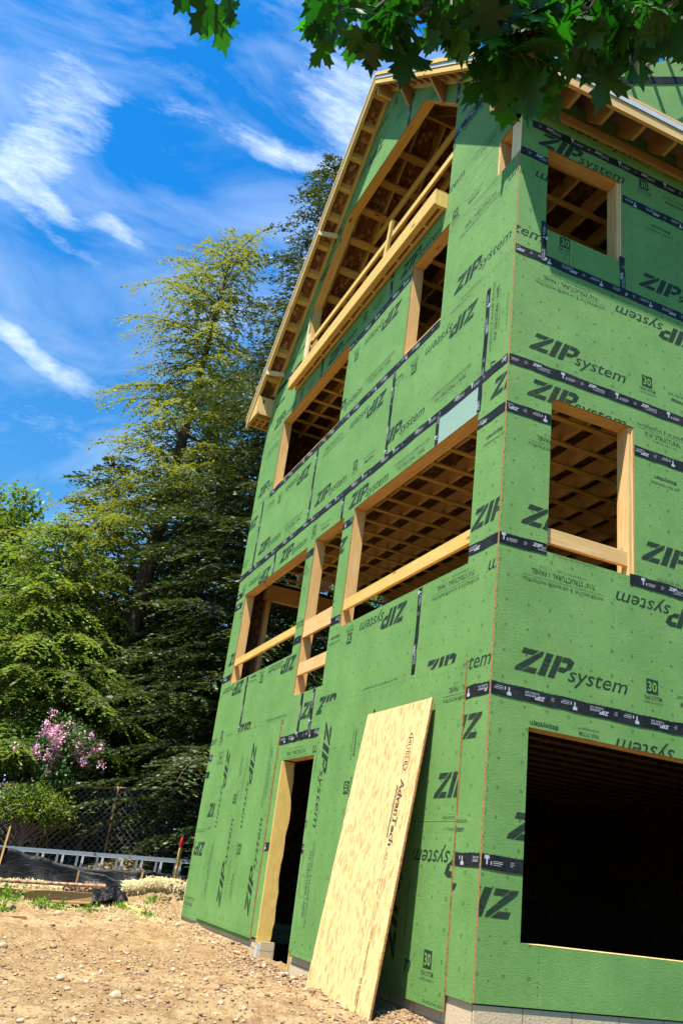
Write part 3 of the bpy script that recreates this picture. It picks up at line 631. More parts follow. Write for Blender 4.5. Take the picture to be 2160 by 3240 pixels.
# roof ---------------------------------------------------------------------
for (xa, xb) in ((-27.6, RIDGE), (RIDGE, 1.52)):
    m = MB(); m.prism([(xa, -.98, T(xa)), (xb, -.98, T(xb)), (xb, -.98, T(xb)-.07), (xa, -.98, T(xa)-.07)], (0, 25.2, 0)); m.build('roof_deck', 'strand_board', house)
def roofstrip(nm, xa, xb, y0, y1, d0, d1, mat, **k):
    m = MB(); m.prism([(xa, y0, T(xa)-d0), (xb, y0, T(xb)-d0), (xb, y0, T(xb)-d1), (xa, y0, T(xa)-d1)], (0, y1-y0, 0), ax=(xb-xa, 0, T(xb)-T(xa))); return m.build(nm, mat, house, bevel=k.get('bevel', 0))
for (xa, xb) in ((-27.55, RIDGE-.01), (RIDGE+.01, 1.45)):
    roofstrip('rake_fascia', xa, xb, -.95, -.83, .075, .66, 'yellow_lumber')
    roofstrip('rake_fascia', xa, xb, -1.0, -.955, .40, .64, 'yellow_lumber')
    roofstrip('rake_drip_edge', xa, xb, -1.015, -.985, .10, .30, 'galvanised')
    roofstrip('rake_starter_board', xa, xb, -1.06, -.985, -.16, .07, 'yellow_lumber')
    e0, e1 = (-25.7, RIDGE-.1) if xa < -20 else (RIDGE+.1, -.4)
    roofstrip('wall_nailer', e0, e1, -.13, -.005, .08, .66, 'yellow_lumber')
k = 0; x = -25.2
while x < RIDGE-.3:
    m = MB(); ys = -.825; m.prism([(x-.09, ys, T(x-.09)-.08), (x+.09, ys, T(x+.09)-.08), (x+.09, ys, T(x+.09)-.40), (x-.09, ys, T(x-.09)-.40)], (0, .69, 0), ax=(0, 1, 0)); m.build('lookout', 'yellow_lumber', house); x += 1.2
x = RIDGE+.8
while x < -.8:
    m = MB(); m.prism([(x-.06, -.825, T(x-.06)-.08), (x+.06, -.825, T(x+.06)-.08), (x+.06, -.825, T(x+.06)-.52), (x-.06, -.825, T(x-.06)-.52)], (0, .69, 0), ax=(0, 1, 0)); m.build('lookout', 'lumber', house); x += .85
for x in (-24.6, -18.4):   # loose lookouts sticking out below the soffit
    m = MB(); m.beam((x-.1, -1.02, T(x)-.85), (x+.15, .0, T(x)-.80), .1, .27); m.build('lookout', 'pale_lumber', house, 'stray lookout hanging below the rake')
for x, zb in ((-9.95, 36.1), (-6.2, 32.6)):
    zt = T(x)-.67; m = MB(); m.prism([(x, -.14, zb), (x, -.02, zb), (x, -.02, zt+.02), (x, -.86, zt+.02)], (.11, 0, 0), ax=(0, 0, 1)); m.build('triangular_brace', 'aged_or_shaded_lumber', house)
# rafters
for k in range(17):
    y = .62+1.333*k+ (0 if k else .05)
    xa = -26.9; m = MB(); m.prism([(xa, y, T(xa)-.08), (RIDGE-.08, y, T(RIDGE-.08)-.08), (RIDGE-.08, y, T(RIDGE-.08)-.95), (-26.1, y, T(-26.1)-.95), (xa, y, T(xa)-.35)], (0, .12, 0), ax=(1, 0, SL)); m.build('rafter', 'yellow_lumber', house)
for k in range(18):
    y = -.07+1.333*k-.06
    if k == 0: y = .05
    m = MB(); m.prism([(1.36, y, T(1.36)-.08), (RIDGE+.08, y, T(RIDGE+.08)-.08), (RIDGE+.08, y, T(RIDGE+.08)-.95), (.0, y, T(0)-1.38+.0), (.66, y, 26.36), (.74, y, 26.27), (1.36, y, 26.27)], (0, .12, 0), ax=(1, 0, -SR)); m.build('rafter', 'aged_or_shaded_lumber', house)
one('ridge_board', 'lumber', house, box=(RIDGE-.07, RIDGE+.07, -.8, 23.4, 39.3, 40.4))
x = -24.4; 
while x < RIDGE-1:
    m = MB(); m.prism([(x-.13, .2, T(x-.13)-.96), (x+.13, .2, T(x+.13)-.96), (x+.13, .2, T(x+.13)-1.08), (x-.13, .2, T(x-.13)-1.08)], (0, 23, 0), ax=(0, 1, 0)); m.build('rafter_strapping', 'yellow_lumber', house); x += 1.25
# eave boxes and right-hand eave
for sx, pts in ((0, [(-27.5, 26.42), (-25.72, 26.42), (-25.72, T(-25.72)-.64), (-27.5, T(-27.5)-.1)]), (1, [(1.46, 26.52), (-.32, 26.52), (-.32, T(-.32)-.1), (1.46, T(1.46)-.1)])):
    m = MB(); m.prism([(x, -.945 if sx == 0 else -1.0, z) for x, z in pts], (0, .035, 0)); m.build('eave_box_end', 'pale_strand_board' if sx else 'yellow_lumber', house)
one('eave_box_side', 'aged_or_shaded_lumber', house, box=(-.42, -.33, -.98, -.01, 26.0, 27.9))
one('eave_box_side', 'lumber', house, box=(-25.74, -25.64, -.90, -.01, 26.45, 27.6))
for (a, b, c, d) in ((-27.5, -27.38, -.9, 24), (-26.3, -26.2, -.9, 24)): one('eave_box_frame', 'yellow_lumber', house, box=(a, b, c, d, 26.42, 26.72))
for y in (-.86, -.5, -.14): one('eave_box_frame', 'yellow_lumber', house, box=(-27.38, -26.3, y, y+.09, 26.44, 26.6))
one('eave_box_frame', 'lumber', house, box=(-26.2, -25.74, -.9, -.82, 26.42, 26.6)); one('eave_box_frame', 'lumber', house, box=(-26.8, -26.68, -.7, -.0, 26.42, 26.56))
m = MB(); m.beam((-.3, -.85, 26.5), (1.4, -.85, 26.5), .12, .12); m.build('eave_box_frame', 'lumber', house)
m = MB(); m.beam((.2, -.9, 26.47), (.2, -.05, 26.47), .35, .1); m.build('eave_box_frame', 'lumber', house)
one('eave_fascia', 'lumber', house, box=(1.37, 1.50, -.96, 24, 26.35, 26.74)); one('eave_drip_edge', 'galvanised', house, box=(1.47, 1.535, -.96, 24, 26.78, 27.0))
one('eave_fascia', 'lumber', house, box=(1.37, 1.46, -.96, 24, 26.74, 27.0)); one('eave_starter_board', 'lumber', house, box=(1.36, 1.46, -.9, 24, 27.08, 27.25))
one('eave_ledger', 'aged_or_shaded_lumber', house, box=(.052, .17, .05, 24, 26.45, 26.80))
# dormer
dm = MB(); dp = [(6.1, 29), (16, 29), (16, 41), (11.2, 38.9), (6.1, 34.0)]
dm.prism([(-2.5, y, z) for y, z in dp], (-.06, 0, 0), mfun=lambda n: 0 if abs(n.x) > .9 else 1); d_ = dm.build('dormer_wall', GREEN, house)
m = MB(); m.box(-2.6, -8, 6.1, 6.2, 29, 34); m.build('dormer_wall', 'green_sheathing', house)
m = MB(); m.beam((-2.48, 6.2, 33.8), (-2.48, 11, 36.6), .02, .34, up=(0, -.5, 1)); m.build('seam_tape', 'black_tape', house)
t_ = MB(); q = LOGO.copy(); t_.v = []; 
for tri in q:
    b = len(t_.v); t_.v += [(-2.49, 7.2+p[0], 31.9+p[1]) for p in tri]; t_.f.append([b, b+1, b+2]); t_.mi.append(0); t_.uv += [(0, 0)]*3
t_.build('printed_marks', 'ink', d_)
m = MB(); m.beam((-1.7, 5.0, 33.2), (-1.7, 11.2, 39.3), .12, .5, up=(0, -1, 1)); m.build('dormer_rake', 'lumber', house)
for i in range(5): m = MB(); y = 5.4+i*1.1; z = 33.5+(y-5.4)*.96; m.beam((-2.5, y, z), (-1.75, y, z), .12, .3); m.build('dormer_lookout', 'aged_or_shaded_lumber', house)

# the loose sheet leaning on the wall ---------------------------------
TL, TR, BL = Vector((-6.51, -.26, 6.82)), Vector((-2.51, -.21, 6.86)), Vector((-6.41, -1.31, -1.11))
eX = (TR-TL).normalized(); eZ = (TL-BL).normalized(); eN = eX.cross(eZ).normalized()    # points to -y
if eN.y > 0: eN = -eN
sheet = empty('plywood_sheet', BL, 'tan strand board sheet leaning upright against the green wall beside the doorway', 'sheet')
m = MB(); m.prism([BL, BL+eX*4, BL+eX*4+eZ*8, BL+eZ*8], -eN*.06, ax=eZ, mfun=lambda n: 0 if abs(n.dot(eN)) > .9 else 1)
m.uv = [(u, v) for u, v in m.uv]; bd = m.build('board', ['pale_strand_board', 'strand_edge'], sheet)
k = MB()
def on_sheet(t, u, v, ang):       # ink placed at (u from the left edge, v from the bottom)
    t = rot2(np.array(t, float), ang)+np.array([u, v])
    for tri in t:
        b = len(k.v); k.v += [tuple(BL+eX*p[0]+eZ*p[1]+eN*.004) for p in tri]; k.f.append([b, b+1, b+2]); k.mi.append(0); k.uv += [(0, 0)]*3
DN = -math.pi/2
ov = []
for i in range(28):
    a, b = 2*math.pi*i/28, 2*math.pi*(i+1)/28
    ov += fan([(math.cos(t)*.52*s_+.52, math.sin(t)*.21*s_) for t, s_ in ((a, 1), (b, 1), (b, .92), (a, .92))])
on_sheet(ov, 3.22, 7.1, DN); on_sheet(text_tris('HUBER', w=.8, h=.24), 3.1, 6.98, DN)
on_sheet(text_tris('AdvanTech', w=1.75, h=.24, shear=.2, bold=.03), 3.14, 5.86, DN); on_sheet(rect2(0, 1.35, 0, .06), 2.97, 5.68, DN); on_sheet(text_tris('SUBFLOORING', w=.9, h=.07), 3.05, 5.62, DN)
on_sheet(text_tris('APA  0.93', w=.42, h=.10), 3.16, 3.95, DN)
for w_, v_ in ((.5, 3.3), (.75, 2.75)): on_sheet(text_tris('EXPOSURE 1 SIZED', w=w_, h=.08), 3.2, v_, DN); on_sheet(text_tris('23/32 CATEGORY', w=w_*.8, h=.07), 3.08, v_, DN)
on_sheet(text_tris('THIS SIDE DOWN  TONGUE AND GROOVE', w=1.8, h=.07), 3.2, 2.05+.0, DN); on_sheet(text_tris('PS 2  SQUARE EDGE', w=.6, h=.16), 3.1, 1.0, DN); on_sheet(text_tris('24', w=.12, h=.12), 3.18, .32, DN)
k.build('printed_marks', 'board_ink', bd)

# ============================================================ the yard
def ss(a, b, t): t = np.clip((np.asarray(t, float)-a)/(b-a), 0, 1); return t*t*(3-2*t)
def gh(x, y): return -.95+ss(24, 31, -np.asarray(x))*(.25+.95*ss(-5, 1, y))+ss(31, 45, -np.asarray(x))*.9
_r = np.random.RandomState(5); WV = [(_r.uniform(-1, 1, 2)*f, _r.uniform(0, 6.28), a) for f, a, n in ((.35, .05, 5), (1.1, .022, 8), (2.9, .012, 12), (6.5, .008, 14)) for _ in range(n)]
def rough_h(x, y): 
    z = gh(x, y)
    for k, ph, a in WV: z = z+a*np.sin(x*k[0]*1.6+y*k[1]*1.6+ph)
    return z
def grid_sheet(name, xs, ys, hf, mat, kind='structure'):
    X, Y = np.meshgrid(xs, ys); Z = hf(X, Y); V = np.stack([X, Y, Z], -1).reshape(-1, 3)*F; n = len(xs); mq = len(ys)
    i = (np.arange(mq-1)[:, None]*n+np.arange(n-1)[None]).reshape(-1); q = np.stack([i, i+1, i+n+1, i+n], -1)
    return raw_mesh(name, V, q, [mat], kind=kind, smooth=True)
def raw_mesh(name, V, Q, mats_, parent=None, kind=None, smooth=False, tint=None, k=None):
    me = bpy.data.meshes.new(name); V = np.asarray(V, np.float32); Q = np.asarray(Q, np.int32); k = Q.shape[1]
    me.vertices.add(len(V)); me.vertices.foreach_set('co', V.reshape(-1)); me.loops.add(Q.size); me.loops.foreach_set('vertex_index', Q.reshape(-1))
    me.polygons.add(len(Q)); me.polygons.foreach_set('loop_start', np.arange(len(Q), dtype=np.int32)*k)
    if smooth: me.polygons.foreach_set('use_smooth', np.ones(len(Q), bool))
    for m in mats_: me.materials.append(MAT[m])
    if tint is not None: a = me.attributes.new('tint', 'FLOAT', 'FACE'); a.data.foreach_set('value', np.asarray(tint, np.float32))
    me.update(calc_edges=True); me.validate()
    o = bpy.data.objects.new(name, me); SC.collection.objects.link(o)
    if parent is not None: o.parent = parent
    if kind: o['kind'] = kind
    return o
xs = np.concatenate([np.arange(-62, -34, .4), np.arange(-34, -12, .14), np.arange(-12, 3, .09), np.arange(3, 26, .5)]); ys = np.concatenate([np.arange(-26, -15, .5), np.arange(-15, -4.5, .12), np.arange(-4.5, .6, .09)])
def yard_h(x, y):
    fine = (.012*np.sin(x*31+4*np.sin(y*13))*np.sin(y*37+3*np.sin(x*11))+.018*np.sin(x*17+3*np.sin(y*9))*np.sin(y*19+2*np.sin(x*7)))*(x > -20)
    clod = (.07*np.abs(np.sin(x*5.1+y*2))*np.abs(np.sin(y*6.3-x*1.7))+.05*np.abs(np.sin(x*11.3-y*4)))*ss(-2.2, -.4, y)+.10*ss(-.9, 0, y)*(.6+.4*np.sin(x*1.9))
    clod = clod-.07*np.exp(-((y+6.3+.25*np.sin(x*.35))/.35)**2)-.07*np.exp(-((y+11.3+.25*np.sin(x*.35))/.35)**2)+.03*np.exp(-((y+5.6+.25*np.sin(x*.35))/.3)**2)
    return rough_h(x, y)+fine+clod
grid_sheet('ground', xs, ys, yard_h, 'dirt')['label'] = 'bare sandy brown dirt of the building plot'
def outer_h(x, y): 
    z = rough_h(x, y)*1.0-.03; inside = (x > -61) & (x < 25) & (y < .4) & (y > -25)
    z = np.where(inside, z-.6, z); return np.where((x > XL-.0) & (x < 0) & (y > 0) & (y < 24), -1.6, z)
grid_sheet('terrain', np.concatenate([np.arange(-700, -70, 30), np.arange(-70, 60, 1.0), np.arange(60, 600, 30)]), np.concatenate([np.arange(-600, -60, 30), np.arange(-60, 60, 1.0), np.arange(60, 600, 30)]), outer_h, 'far_soil')
# ---- stones
def ico():
    t = (1+5**.5)/2; v = np.array([(-1, t, 0), (1, t, 0), (-1, -t, 0), (1, -t, 0), (0, -1, t), (0, 1, t), (0, -1, -t), (0, 1, -t), (t, 0, -1), (t, 0, 1), (-t, 0, -1), (-t, 0, 1)], float); v /= np.linalg.norm(v[0])
    f = np.array([(0, 11, 5), (0, 5, 1), (0, 1, 7), (0, 7, 10), (0, 10, 11), (1, 5, 9), (5, 11, 4), (11, 10, 2), (10, 7, 6), (7, 1, 8), (3, 9, 4), (3, 4, 2), (3, 2, 6), (3, 6, 8), (3, 8, 9), (4, 9, 5), (2, 4, 11), (6, 2, 10), (8, 6, 7), (9, 8, 1)])
    return v, f
IV, IF = ico()
def ico2():
    v = list(map(tuple, IV)); d = {}; f = []
    def mid(a, b):
        k = (min(a, b), max(a, b))
        if k not in d: m = (np.array(v[a])+np.array(v[b])); v.append(tuple(m/np.linalg.norm(m))); d[k] = len(v)-1
        return d[k]
    for a, b, c in IF: ab, bc, ca = mid(a, b), mid(b, c), mid(c, a); f += [(a, ab, ca), (b, bc, ab), (c, ca, bc), (ab, bc, ca)]
    return np.array(v), np.array(f)
JV, JF = ico2()
R = np.random.RandomState(11)
def scatter_gravel(n):
    V = []; Q = []; Tn = []; cnt = 0
    t = R.rand(n)**1.0; x = 1-t*34-R.rand(n)*.0; x = np.where(R.rand(n) < .55, R.uniform(-14, 1, n), R.uniform(-33, 0, n)); y = -R.rand(n)**1.15*13+.0
    nearwall = R.rand(n) < .38; y = np.where(nearwall, -np.abs(R.normal(0, .9, n))-.05, y)
    s = np.exp(R.normal(-3.75, .5, n)); s = np.clip(s, .010, .085)
    z = yard_h(x, y)
    vs = IV[None]*(1+R.uniform(-.42, .42, (n, 12, 1))); sc = s[:, None, None]*R.uniform(.6, 1.25, (n, 1, 3)); sc[..., 2] *= .72
    vs = vs*sc; a = R.uniform(0, 6.28, n); c_, s_ = np.cos(a)[:, None], np.sin(a)[:, None]
    vx = vs[..., 0]*c_-vs[..., 1]*s_; vy = vs[..., 0]*s_+vs[..., 1]*c_
    vs = np.stack([vx, vy, vs[..., 2]], -1)+np.stack([x, y, z+s*.22], -1)[:, None]
    f = IF[None]+np.arange(n)[:, None, None]*12
    o = raw_mesh('gravel', vs.reshape(-1, 3)*F, f.reshape(-1, 3), ['stone'], kind='stuff', tint=np.repeat(np.clip(R.normal(.30, .3, n), 0, 1), 20))
    o['label'] = 'loose gravel and small clods scattered over the bare dirt'; o['category'] = 'gravel'
scatter_gravel(17000)
def stone(x, y, r, label='rounded tan stone lying on the bare dirt', tint=.5, flat=.7):
    rr = np.random.RandomState(int(abs(x*100+y*37)) % 9999); v = JV.copy(); k = rr.normal(0, 1, (5, 3)); w = sum(np.sin(v@kk*1.6+i) for i, kk in enumerate(k))*.085
    v = v*(1+w[:, None])*np.array([r, r*rr.uniform(.65, .95), r*flat]); a = rr.uniform(0, 6.28); v = np.stack([v[:, 0]*math.cos(a)-v[:, 1]*math.sin(a), v[:, 0]*math.sin(a)+v[:, 1]*math.cos(a), v[:, 2]], -1)
    o = raw_mesh('stone', v*F, JF, ['stone'], smooth=True, tint=np.full(len(JF), tint)); o.location = (x*F, y*F, (float(yard_h(x, y))+r*flat*.55)*F)
    return tag(o, label, 'stone', 'stones scattered over the dirt')
for a in [(-26.11, -7.75, .27, 'large round brown stone at the far left edge of the dirt', .2), (-24.7, -7.3, .19, 'grey brown stone beside the large stone at the left edge', .25), (-25.0, -5.75, .22, 'smooth beige boulder standing alone before the weathered timbers', .55),
          (-12.6, -7.3, .14, 'reddish flat stone half buried in the left foreground dirt', .3), (-3.52, -6.92, .17, 'blocky white stone in the dirt of the near foreground', .95), (-3.09, -6.45, .11, 'tan stone just right of the blocky white stone', .5), (-4.65, -6.2, .10, 'dark stone behind the blocky white stone', .1)]:
    stone(a[0], a[1], a[2], a[3], a[4])
for (x, y, r, tn) in [(-22.4, -4.0, .13, .9), (-23.4, -3.4, .13, .6), (-24.2, -.57, .12, .95), (-11.0, -8.87, .15, .6), (-5.26, -7.9, .12, .75), (-18.87, -6.66, .10, .4), (-9.41, -4.2, .09, .9), (-12.4, -.41, .13, 1), (-6.7, -6.9, .08, .8)]: stone(x, y, r, tint=tn)
for i in range(44):
    y = -R.uniform(.3, 1)**1.3*9; x = R.uniform(-29, -.5); stone(x, y, float(np.clip(np.exp(R.normal(-3.0, .3)), .035, .085)), tint=float(R.uniform(.1, 1)))
def single(name, mb, mat, label, cat, group=None, **k): return tag(mb.build(name, mat, None, **k), label, cat, group)
def zz(x, y): return float(rough_h(np.array(x), np.array(y)))
m = MB(); m.beam((-27.9, -2.5, zz(-27.9, -2.5)+.14), (-26.6, -1.75, zz(-26.6, -1.75)+.12), .26, .12); single('wood_scrap', m, 'yellow_lumber', 'short yellow offcut of lumber lying on the dirt before the straw roll', 'offcut', bevel=.02)
m = MB(); m.beam((-18.6, -.55, -.86), (-15.3, -.42, -.86), .16, .06); single('wood_lath', m, 'pale_lumber', 'thin pale lath lying along the foot of the green wall', 'lath')
m = MB(); m.tube([(-7.2, -5.6, -.86), (-6.6, -5.1, -.88), (-6.4, -4.4, -.86)], [.02, .025, .012], 5); single('twig', m, 'twig_bark', 'thin dark twig lying alone on the open dirt', 'twig')
m = MB(); m.tube([(-27.2, -4.4, -.72), (-26.5, -3.4, -.68), (-26.4, -2.9, -.74)], [.03, .04, .02], 5); single('stick', m, 'bark', 'crooked brown stick lying on dirt left of the yellow offcut', 'stick')
# straw rolls (sediment wattles)
def roll(pts, r, label):
    rr = np.random.RandomState(int(abs(pts[0][1]*10))); P = []; n = 60; pts = np.array(pts, float); tt = np.linspace(0, len(pts)-1, n)
    path = np.stack([np.interp(tt, range(len(pts)), pts[:, k]) for k in range(3)], -1); path[:, 2] = [zz(a, b) for a, b in path[:, :2]]; path[:, 2] += r*.85
    rad = r*(1+.05*np.sin(np.linspace(0, 30, n))+rr.uniform(-.03, .03, n)); rad[0] *= .75; rad[-1] *= .75
    e = MB(); e.tube(path, list(rad), 14); o = e.build('straw_wattle', 'straw', None, smooth=True); tag(o, label, 'straw roll')
    N = 2600; i = rr.randint(0, n-1, N); f = rr.rand(N)[:, None]; c = path[i]*(1-f)+path[i+1]*f; a = rr.uniform(-.4, 3.6, N); d = path[i+1]-path[i]; d /= np.linalg.norm(d, axis=1)[:, None]
    up = np.array([0, 0, 1.]); sd = np.cross(d, up); nn = sd*np.cos(a)[:, None]+up*np.sin(a)[:, None]; c = c+nn*r*1.0
    tdir = d*rr.normal(0, 1, (N, 1))+np.cross(d, nn)*rr.normal(0, 1, (N, 1))+nn*rr.uniform(0, .5, (N, 1)); tdir /= np.linalg.norm(tdir, axis=1)[:, None]; L = rr.uniform(.06, .2, N)[:, None]; w = np.cross(tdir, nn)*.012
    V = np.stack([c-w, c+w, c+tdir*L+w, c+tdir*L-w], 1).reshape(-1, 3); raw_mesh('straw', V*F, np.arange(4*N).reshape(-1, 4), ['straw_bit'], o)
roll([(-33.5, -16, 0), (-32.2, -9, 0), (-31.6, -5.0, 0)], .36, 'long straw filled erosion roll at the left behind the weathered timbers')
roll([(-30.6, -2.2, 0), (-30.0, 1.2, 0), (-30.3, 6, 0)], .40, 'straw filled erosion roll running behind the house corner')
# rusty pipe, timbers
m = MB(); m.tube([(-29.6, -15, .0), (-28.66, -8.3, .0), (-28.15, -3.6, .28)], .085, 10); o = single('steel_pipe', m, 'rusty_steel', 'long rusty pipe lying on top of the weathered timbers', 'pipe', smooth=False)
m = MB(); m.tube([(-28.2, -4.1, .25), (-28.13, -3.45, .29)], .11, 10); m.build('pipe_collar', 'rusty_steel', o)
for (p0, p1, w, h, lb) in [((-28.9, -7.0, -.48), (-28.4, -3.9, -.32), .35, .5, 'thick weathered timber under the right end of the rusty pipe'), ((-29.4, -13, -.60), (-28.9, -7.15, -.48), .35, .45, 'long weathered timber under the left part of the rusty pipe'),
                           ((-28.2, -5.8, -.62), (-27.9, -3.95, -.5), .12, .10, 'thin pale batten lying before the thick weathered timber')]:
    m = MB(); m.beam(p0, p1, w, h); single('timber', m, 'aged_or_shaded_lumber', lb, 'timber', bevel=.02)
# torn debris heap and crumpled film
n = 1500; c = np.stack([R.normal(-30.9, .5, n), R.normal(-4.0, .75, n)], -1); z = rough_h(c[:, 0], c[:, 1]); hgt = np.clip(1.1-((c[:, 1]+4.0)/1.3)**2-((c[:, 0]+30.9)/1.1)**2, .03, 1)*.75
c3 = np.concatenate([c, (z+hgt*R.rand(n))[:, None]], 1); d = R.normal(0, 1, (n, 3)); d /= np.linalg.norm(d, axis=1)[:, None]; L = R.uniform(.1, .4, n)[:, None]; w = np.cross(d, R.normal(0, 1, (n, 3)))*.02
o = raw_mesh('straw_debris', np.stack([c3-w, c3+w, c3+d*L+w, c3+d*L-w], 1).reshape(-1, 3)*F, np.arange(4*n).reshape(-1, 4), ['rusty_steel'], kind='stuff'); o['label'] = 'torn rusty brown straw and bark heaped between the two rolls'; o['category'] = 'debris'
def crumple(name, x0, x1, y0, y1, top, mat, label, cat, seed, nx=26, ny=40):
    rr = np.random.RandomState(seed); u, v = np.meshgrid(np.linspace(0, 1, nx), np.linspace(0, 1, ny)); X = x0+(x1-x0)*u; Y = y0+(y1-y0)*v
    Z = gh(X, Y)+.12+top*np.sin(np.pi*u)**.7*np.sin(np.pi*v)**.5
    for k in range(12): a = rr.uniform(-1, 1, 2)*9; Z += .045*np.abs(np.sin(X*a[0]+Y*a[1]+rr.uniform(0, 6)))-.02; X = X+.02*np.sin(Y*a[1]*1.3)
    V = np.stack([X, Y, Z], -1).reshape(-1, 3); i = (np.arange(ny-1)[:, None]*nx+np.arange(nx-1)[None]).reshape(-1)
    o = raw_mesh(name, V*F, np.stack([i, i+1, i+nx+1, i+nx], -1), [mat], smooth=True); s = o.modifiers.new('t', 'SOLIDIFY'); s.thickness = .003; return tag(o, label, cat)
crumple('plastic_film', -30.6, -28.6, -4.4, -2.1, .42, 'black_film', 'crumpled black plastic film draped over the end of the straw roll', 'plastic film', 3)
# black silt fence, sagging, with stakes
def film_wall(pts, tops, label, seed):
    rr = np.random.RandomState(seed); n = 90; pts = np.array(pts, float); t = np.linspace(0, len(pts)-1, n); P = np.stack([np.interp(t, range(len(pts)), pts[:, k]) for k in range(2)], -1); tp = np.interp(t, range(len(pts)), tops)
    V = []; m_ = 9
    for j in range(m_):
        f = j/(m_-1); g_ = gh(P[:, 0], P[:, 1])-.15; z = g_*(1-f)+tp*f; x = P[:, 0]+.22*np.sin(t*7+f*3)*(1-f)+rr.normal(0, .02, n)+(.5*(1-f)**2)
        V.append(np.stack([x, P[:, 1], z+.04*np.sin(t*11)*f], -1))
    V = np.array(V).reshape(-1, 3); i = (np.arange(m_-1)[:, None]*n+np.arange(n-1)[None]).reshape(-1)
    o = raw_mesh('silt_fence', V*F, np.stack([i, i+1, i+n+1, i+n], -1), ['black_film', 'blue_edge_film'], smooth=True)
    for p in list(o.data.polygons)[-(n-1):]:
        p.material_index = 0
    s = o.modifiers.new('t', 'SOLIDIFY'); s.thickness = .004; return tag(o, label, 'silt fence')
sf = film_wall([(-36.8, -16), (-35.7, -8.3), (-35.3, -5.4), (-34.2, -2.6), (-33.2, -.9)], [1.65, 1.40, 1.0, .6, .3], 'sagging black silt fence with pale top edge at the left', 1)
film_wall([(-35.2, -4.6), (-33.6, -1.0), (-33.4, 2.5), (-34, 8)], [.75, 1.05, 1.12, 1.2], 'black silt fence behind the straw roll near the house corner', 2)
def stake(x, y, zt, lean, w, label, mat='aged_or_shaded_lumber', tip=None):
    o = empty('wooden_stake', (x, y, zz(x, y)-.1), label, 'stake'); z0 = zz(x, y)-.1
    m = MB(); p0 = Vector((x, y, z0)); p1 = Vector((x+lean[0], y+lean[1], zt)); m.beam(p0, p1, w, w*.55); m.build('shaft', mat, o)
    if tip: m = MB(); q = p1+(p0-p1)*.18; m.beam(q, p1+(p1-p0)*.004, w*1.05, w*.6); m.build('painted_tip', tip, o, 'red painted tip')
stake(-30.45, .37, 3.0, (.05, .06), .17, 'tall wooden survey stake with red tip leaning by the house corner', 'yellow_lumber', 'red_paint')
stake(-35.6, -8.1, 1.6+.85, (0, .1), .15, 'pale stake at the far left behind the black silt fence', 'lumber')
stake(-31.5, -4.4, .75, (0, .02), .13, 'short wooden stake in the torn straw heap'); stake(-30.9, -1.25, 1.08, (0, .03), .15, 'rough brown stake before the middle of the ladder'); stake(-30.9, -.05, .72, (.02, .02), .09, 'grey thin stub between the survey stake and the brown stake')
# aluminium ladder lying on its edge
A, B = Vector((-38.6, -9.4, 1.22)), Vector((-35.6, 3.6, 1.92)); D_ = (B-A).normalized(); lad = empty('ladder', (A.x, A.y, A.z-1.3), 'long aluminium ladder lying on its side behind the silt fence', 'ladder')
for off, z in ((0, 0), (.0, -1.22)):
    for q, nm in ((0, 'rail'), (.30, 'rail')):
        m = MB(); m.beam(A+Vector((-q, 0, z-q*.18)), B+Vector((-q, 0, z-q*.18)), .09, .20 if q == 0 else .16); m.build(nm, 'aluminium' if q == 0 else 'galvanised', lad)
Ln = (B-A).length; i = 0
while 1.2+i*1.13 < Ln:
    p = A+D_*(1.2+i*1.13)
    for q, s_ in ((0, 0), (.3, .35)): m = MB(); pp = p+D_*s_+Vector((-q, 0, -q*.18)); m.beam(pp+Vector((0, 0, -.1)), pp+Vector((0, 0, -1.12)), .12, .12, up=(1, 0, 0)); m.build('rung', 'aluminium' if q == 0 else 'galvanised', lad)
    i += 1
# chain link fence
fx = lambda y: -44.6+.1*y
fen = empty('chain_link_fence', (-45, -1, .8), 'rusty chain link fence with top rail along the dark trees', 'fence')
yy = np.linspace(-26, 30, 15); top = lambda y: 5.85+.115*(y+1); bot = lambda y: float(gh(fx(y), y))+.1
m = MB(); m.tube([(fx(y), y, top(y)) for y in yy], .07, 6); m.build('top_rail', 'rusty_steel', fen)
for y in np.arange(-25, 30, 7.95): m = MB(); m.tube([(fx(y), y, bot(y)-.3), (fx(y), y, top(y)+.1)], .09, 7); m.build('post', 'rusty_steel', fen)
V = []; Q = []; wv = .022
for sgn in (1, -1):
    for k in np.arange(-30, 30, .42):
        y0, y1 = k, k+sgn*4.6; p0, p1 = (fx(y0), y0, 1.1+.1*(y0+1)), (fx(y1), y1, top(y1)-.05); b = len(V)
        V += [(p0[0], p0[1]-wv, p0[2]), (p0[0], p0[1]+wv, p0[2]), (p1[0], p1[1]+wv, p1[2]), (p1[0], p1[1]-wv, p1[2])]; Q.append((b, b+1, b+2, b+3))
raw_mesh('wire_mesh', np.array(V)*F, np.array(Q), ['fence_wire'], fen); 
# local offset: children meshes of an Empty must be relative to it
for ch in fen.children:
    if ch.name.startswith('wire_mesh'):
        ch.data.transform(Matrix.Translation(-fen.location))

